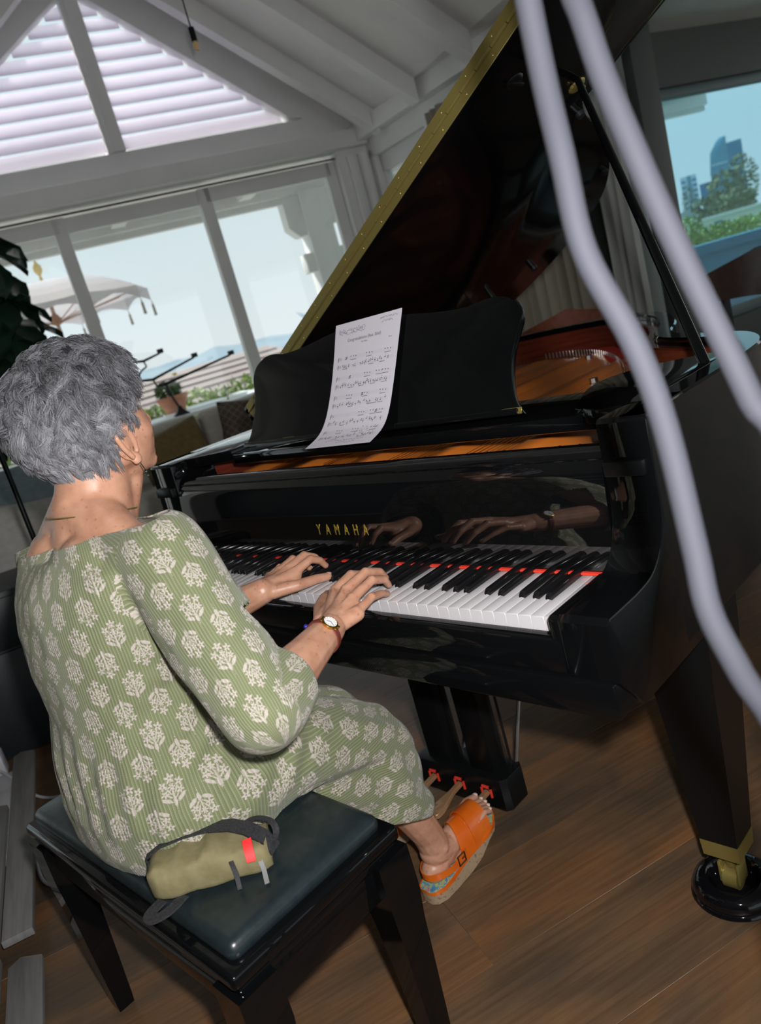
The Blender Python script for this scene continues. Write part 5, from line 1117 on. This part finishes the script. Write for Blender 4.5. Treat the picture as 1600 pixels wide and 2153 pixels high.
# stand pole, dark cabinet, cables and stacked boards beside the bench
stand = thing('microphone_stand', 'black tubular stand left of the pianist', 'stand', (-1.2, -.038, 0))
MB().tube([(0, 0, .1), (0, 0, 1.55)], .0085, 10).obj('pole', satin, stand)
for k in range(3): a = R(30+120*k); MB().tube([(0, 0, .32), (.26*math.cos(a), .26*math.sin(a), .012)], .008, 8).obj('leg', satin, stand)
MB().tube([(-.25, -.1, 1.42), (.05, .02, 1.55)], .007, 8).obj('boom', satin, stand)
cab = put(thing('dark_cabinet', 'dark blue-black cabinet standing behind the bench', 'cabinet'), MR)
dkm = noisy('cabinet_dark', (.010, .014, .017), (.014, .019, .022), 8, .45)
MB().box(-1.25, 3.15, 0, -.25, 3.55, .62, .004).obj('body', dkm, cab); MB().box(-1.23, 3.138, .02, -.745, 3.152, .40, .003).obj('door', dkm, cab); MB().box(-.74, 3.138, .02, -.27, 3.152, .40, .003).obj('door', dkm, cab); MB().box(-1.23, 3.138, .41, -.27, 3.152, .60, .003).obj('drawer', dkm, cab)
wpl = mat('white_plastic', (.62, .62, .66), .4)
o = put(MB().box(-.60, 2.38, .0, -.47, 2.96, .035, .006).box(-.56, 2.5, .035, -.51, 2.82, .039, .001).obj('power_strip', wpl), MR @ Matrix.Rotation(0, 4, 'Z')); tag(o, 'white power strip on the floor behind the bench', 'power strip')
o = put(MB().box(-.62, 3.02, .0, -.54, 3.10, .085, .006).obj('power_adapter', wpl), MR); tag(o, 'white square power adapter beside the power strip', 'adapter')
for k, (lab, pts) in enumerate((('white cable looping from the adapter under the bench', [(-.58, 3.02, .05), (-.50, 2.90, .02), (-.44, 2.74, .006), (-.36, 2.66, .006), (-.30, 2.72, .006), (-.2, 2.75, .006)]), ('white cable running along the power strip edge', [(-.57, 3.02, .04), (-.49, 2.84, .03), (-.455, 2.62, .006), (-.43, 2.42, .006), (-.38, 2.32, .006), (-.30, 2.30, .006)]), ('white cable ending nearest the bench corner', [(-.50, 2.80, .04), (-.46, 2.6, .03), (-.44, 2.35, .02), (-.42, 2.2, .006), (-.36, 2.12, .006)]))):
    o = put(MB().tube(spline(pts, 6), .0048, 8).obj('power_cable', wpl, None, 180), MR); tag(o, lab, 'cable', 'white cables behind the bench')
gb_ = noisy('grey_board', (.17, .165, .16), (.22, .215, .21), 5, .55, stretch=(20, 1, 1)); ge = mat('board_end', (.42, .34, .26), .7)
stack_l = ('top grey board at the outer edge of the floor stack', 'grey board second from the bench in the floor stack', 'short grey board with cut end in the floor stack', 'grey board nearest the camera in the floor stack', 'lowest grey board on the far side of the stack', 'long grey board closest to the bench in the stack')
for k, (a0, w, n0, n1, z) in enumerate(((-.575, .075, 1.40, 2.62, .066), (-.500, .072, 1.92, 3.02, .045), (-.655, .078, 1.3, 2.34, .044), (-.585, .075, 1.2, 1.93, .022), (-.73, .08, 1.3, 3.0, .0), (-.50, .078, 1.2, 1.90, .0))):
    mb = MB(); mb.prism([(a0, n0), (a0+w, n0), (a0+w, n1-.03), (a0+w*.35, n1), (a0, n1-.02)], z, z+.020, 'z', bev=.002); o = put(mb.obj('floor_plank', gb_), MR); tag(o, stack_l[k], 'board', 'grey boards stacked on the floor')
    mb = MB(); mb.prism([(a0+w*.33, n1-.004), (a0+w-.002, n1-.031), (a0+w-.001, n1-.0275), (a0+w*.36, n1+.001)], z+.002, z+.0185, 'z'); mb.obj('cut_end', ge, o)
# ================================================================ chairs beyond the piano
brl = noisy('brown_leather', (.16, .045, .022), (.21, .065, .035), 30, .4); dkl = noisy('dark_leather', (.035, .014, .010), (.05, .022, .015), 30, .4)
def chair(label, loc, rz, mt, hole, sh):
    t = thing('armchair', label, 'chair', loc, rz, 'leather chairs beyond the piano')
    MB().box(-.24, -.24, sh-.08, .24, .24, sh, .03, 3).obj('seat', mt, t)
    mb = MB(); rings = []
    for k in range(17):
        a = R(-70+140*k/16); rr_ = []; top = sh+.42-.10*abs(k-8)/8
        for z, o_ in ((sh+(.20 if hole else .06), 0), (top, .05)): rr_ += [(z, o_)]
        ri, ro = .235, .262; c, s_ = math.sin(a), math.cos(a)
        rings.append([V((ri*c*1.05, ri*s_, rr_[0][0])), V((ro*c*1.05, ro*s_, rr_[0][0])), V(((ro+.05)*c*1.05, (ro+.05)*s_, rr_[1][0])), V(((ri+.05)*c*1.05, (ri+.05)*s_, rr_[1][0]))])
    mb.loft(rings); mb.obj('backrest', mt, t, 50)
    for x in (-.2, .2):
        for y in (-.2, .2): MB().tube([(x, y, 0), (x*.9, y*.9, sh-.07)], .016, 8).obj('leg', satin, t)
    if hole: MB().box(-.20, .20, sh+.0, -.17, .235, sh+.22).obj('back_post', satin, t); MB().box(.17, .20, sh+.0, .20, .235, sh+.22).obj('back_post', satin, t)
    return t
chair('reddish brown leather chair just behind the piano tail', (-1.05, 2.85, 0), R(215), brl, False, .56)
chair('dark brown leather chair with open back near the far window', (-.36, 3.05, 0), R(-30), dkl, True, .60)
# pendant bulb hanging from the ridge
pe = thing('pendant_bulb', 'small bare pendant bulb hanging below the ridge beam', 'pendant lamp', (-2.245, 1.958, 0))
MB().tube([(0, 0, 2.80), (0, 0, 3.85)], .004, 6).obj('cable', satin, pe); MB().tube([(0, 0, 2.735), (0, 0, 2.80)], .016, 10).obj('socket', satin, pe)
MB().lathe([(0, 2.69), (.010, 2.695), (.013, 2.71), (.010, 2.735)], (0, 0, 0), 12).obj('bulb', mat('amber_bulb', (.75, .5, .2), .2), pe)
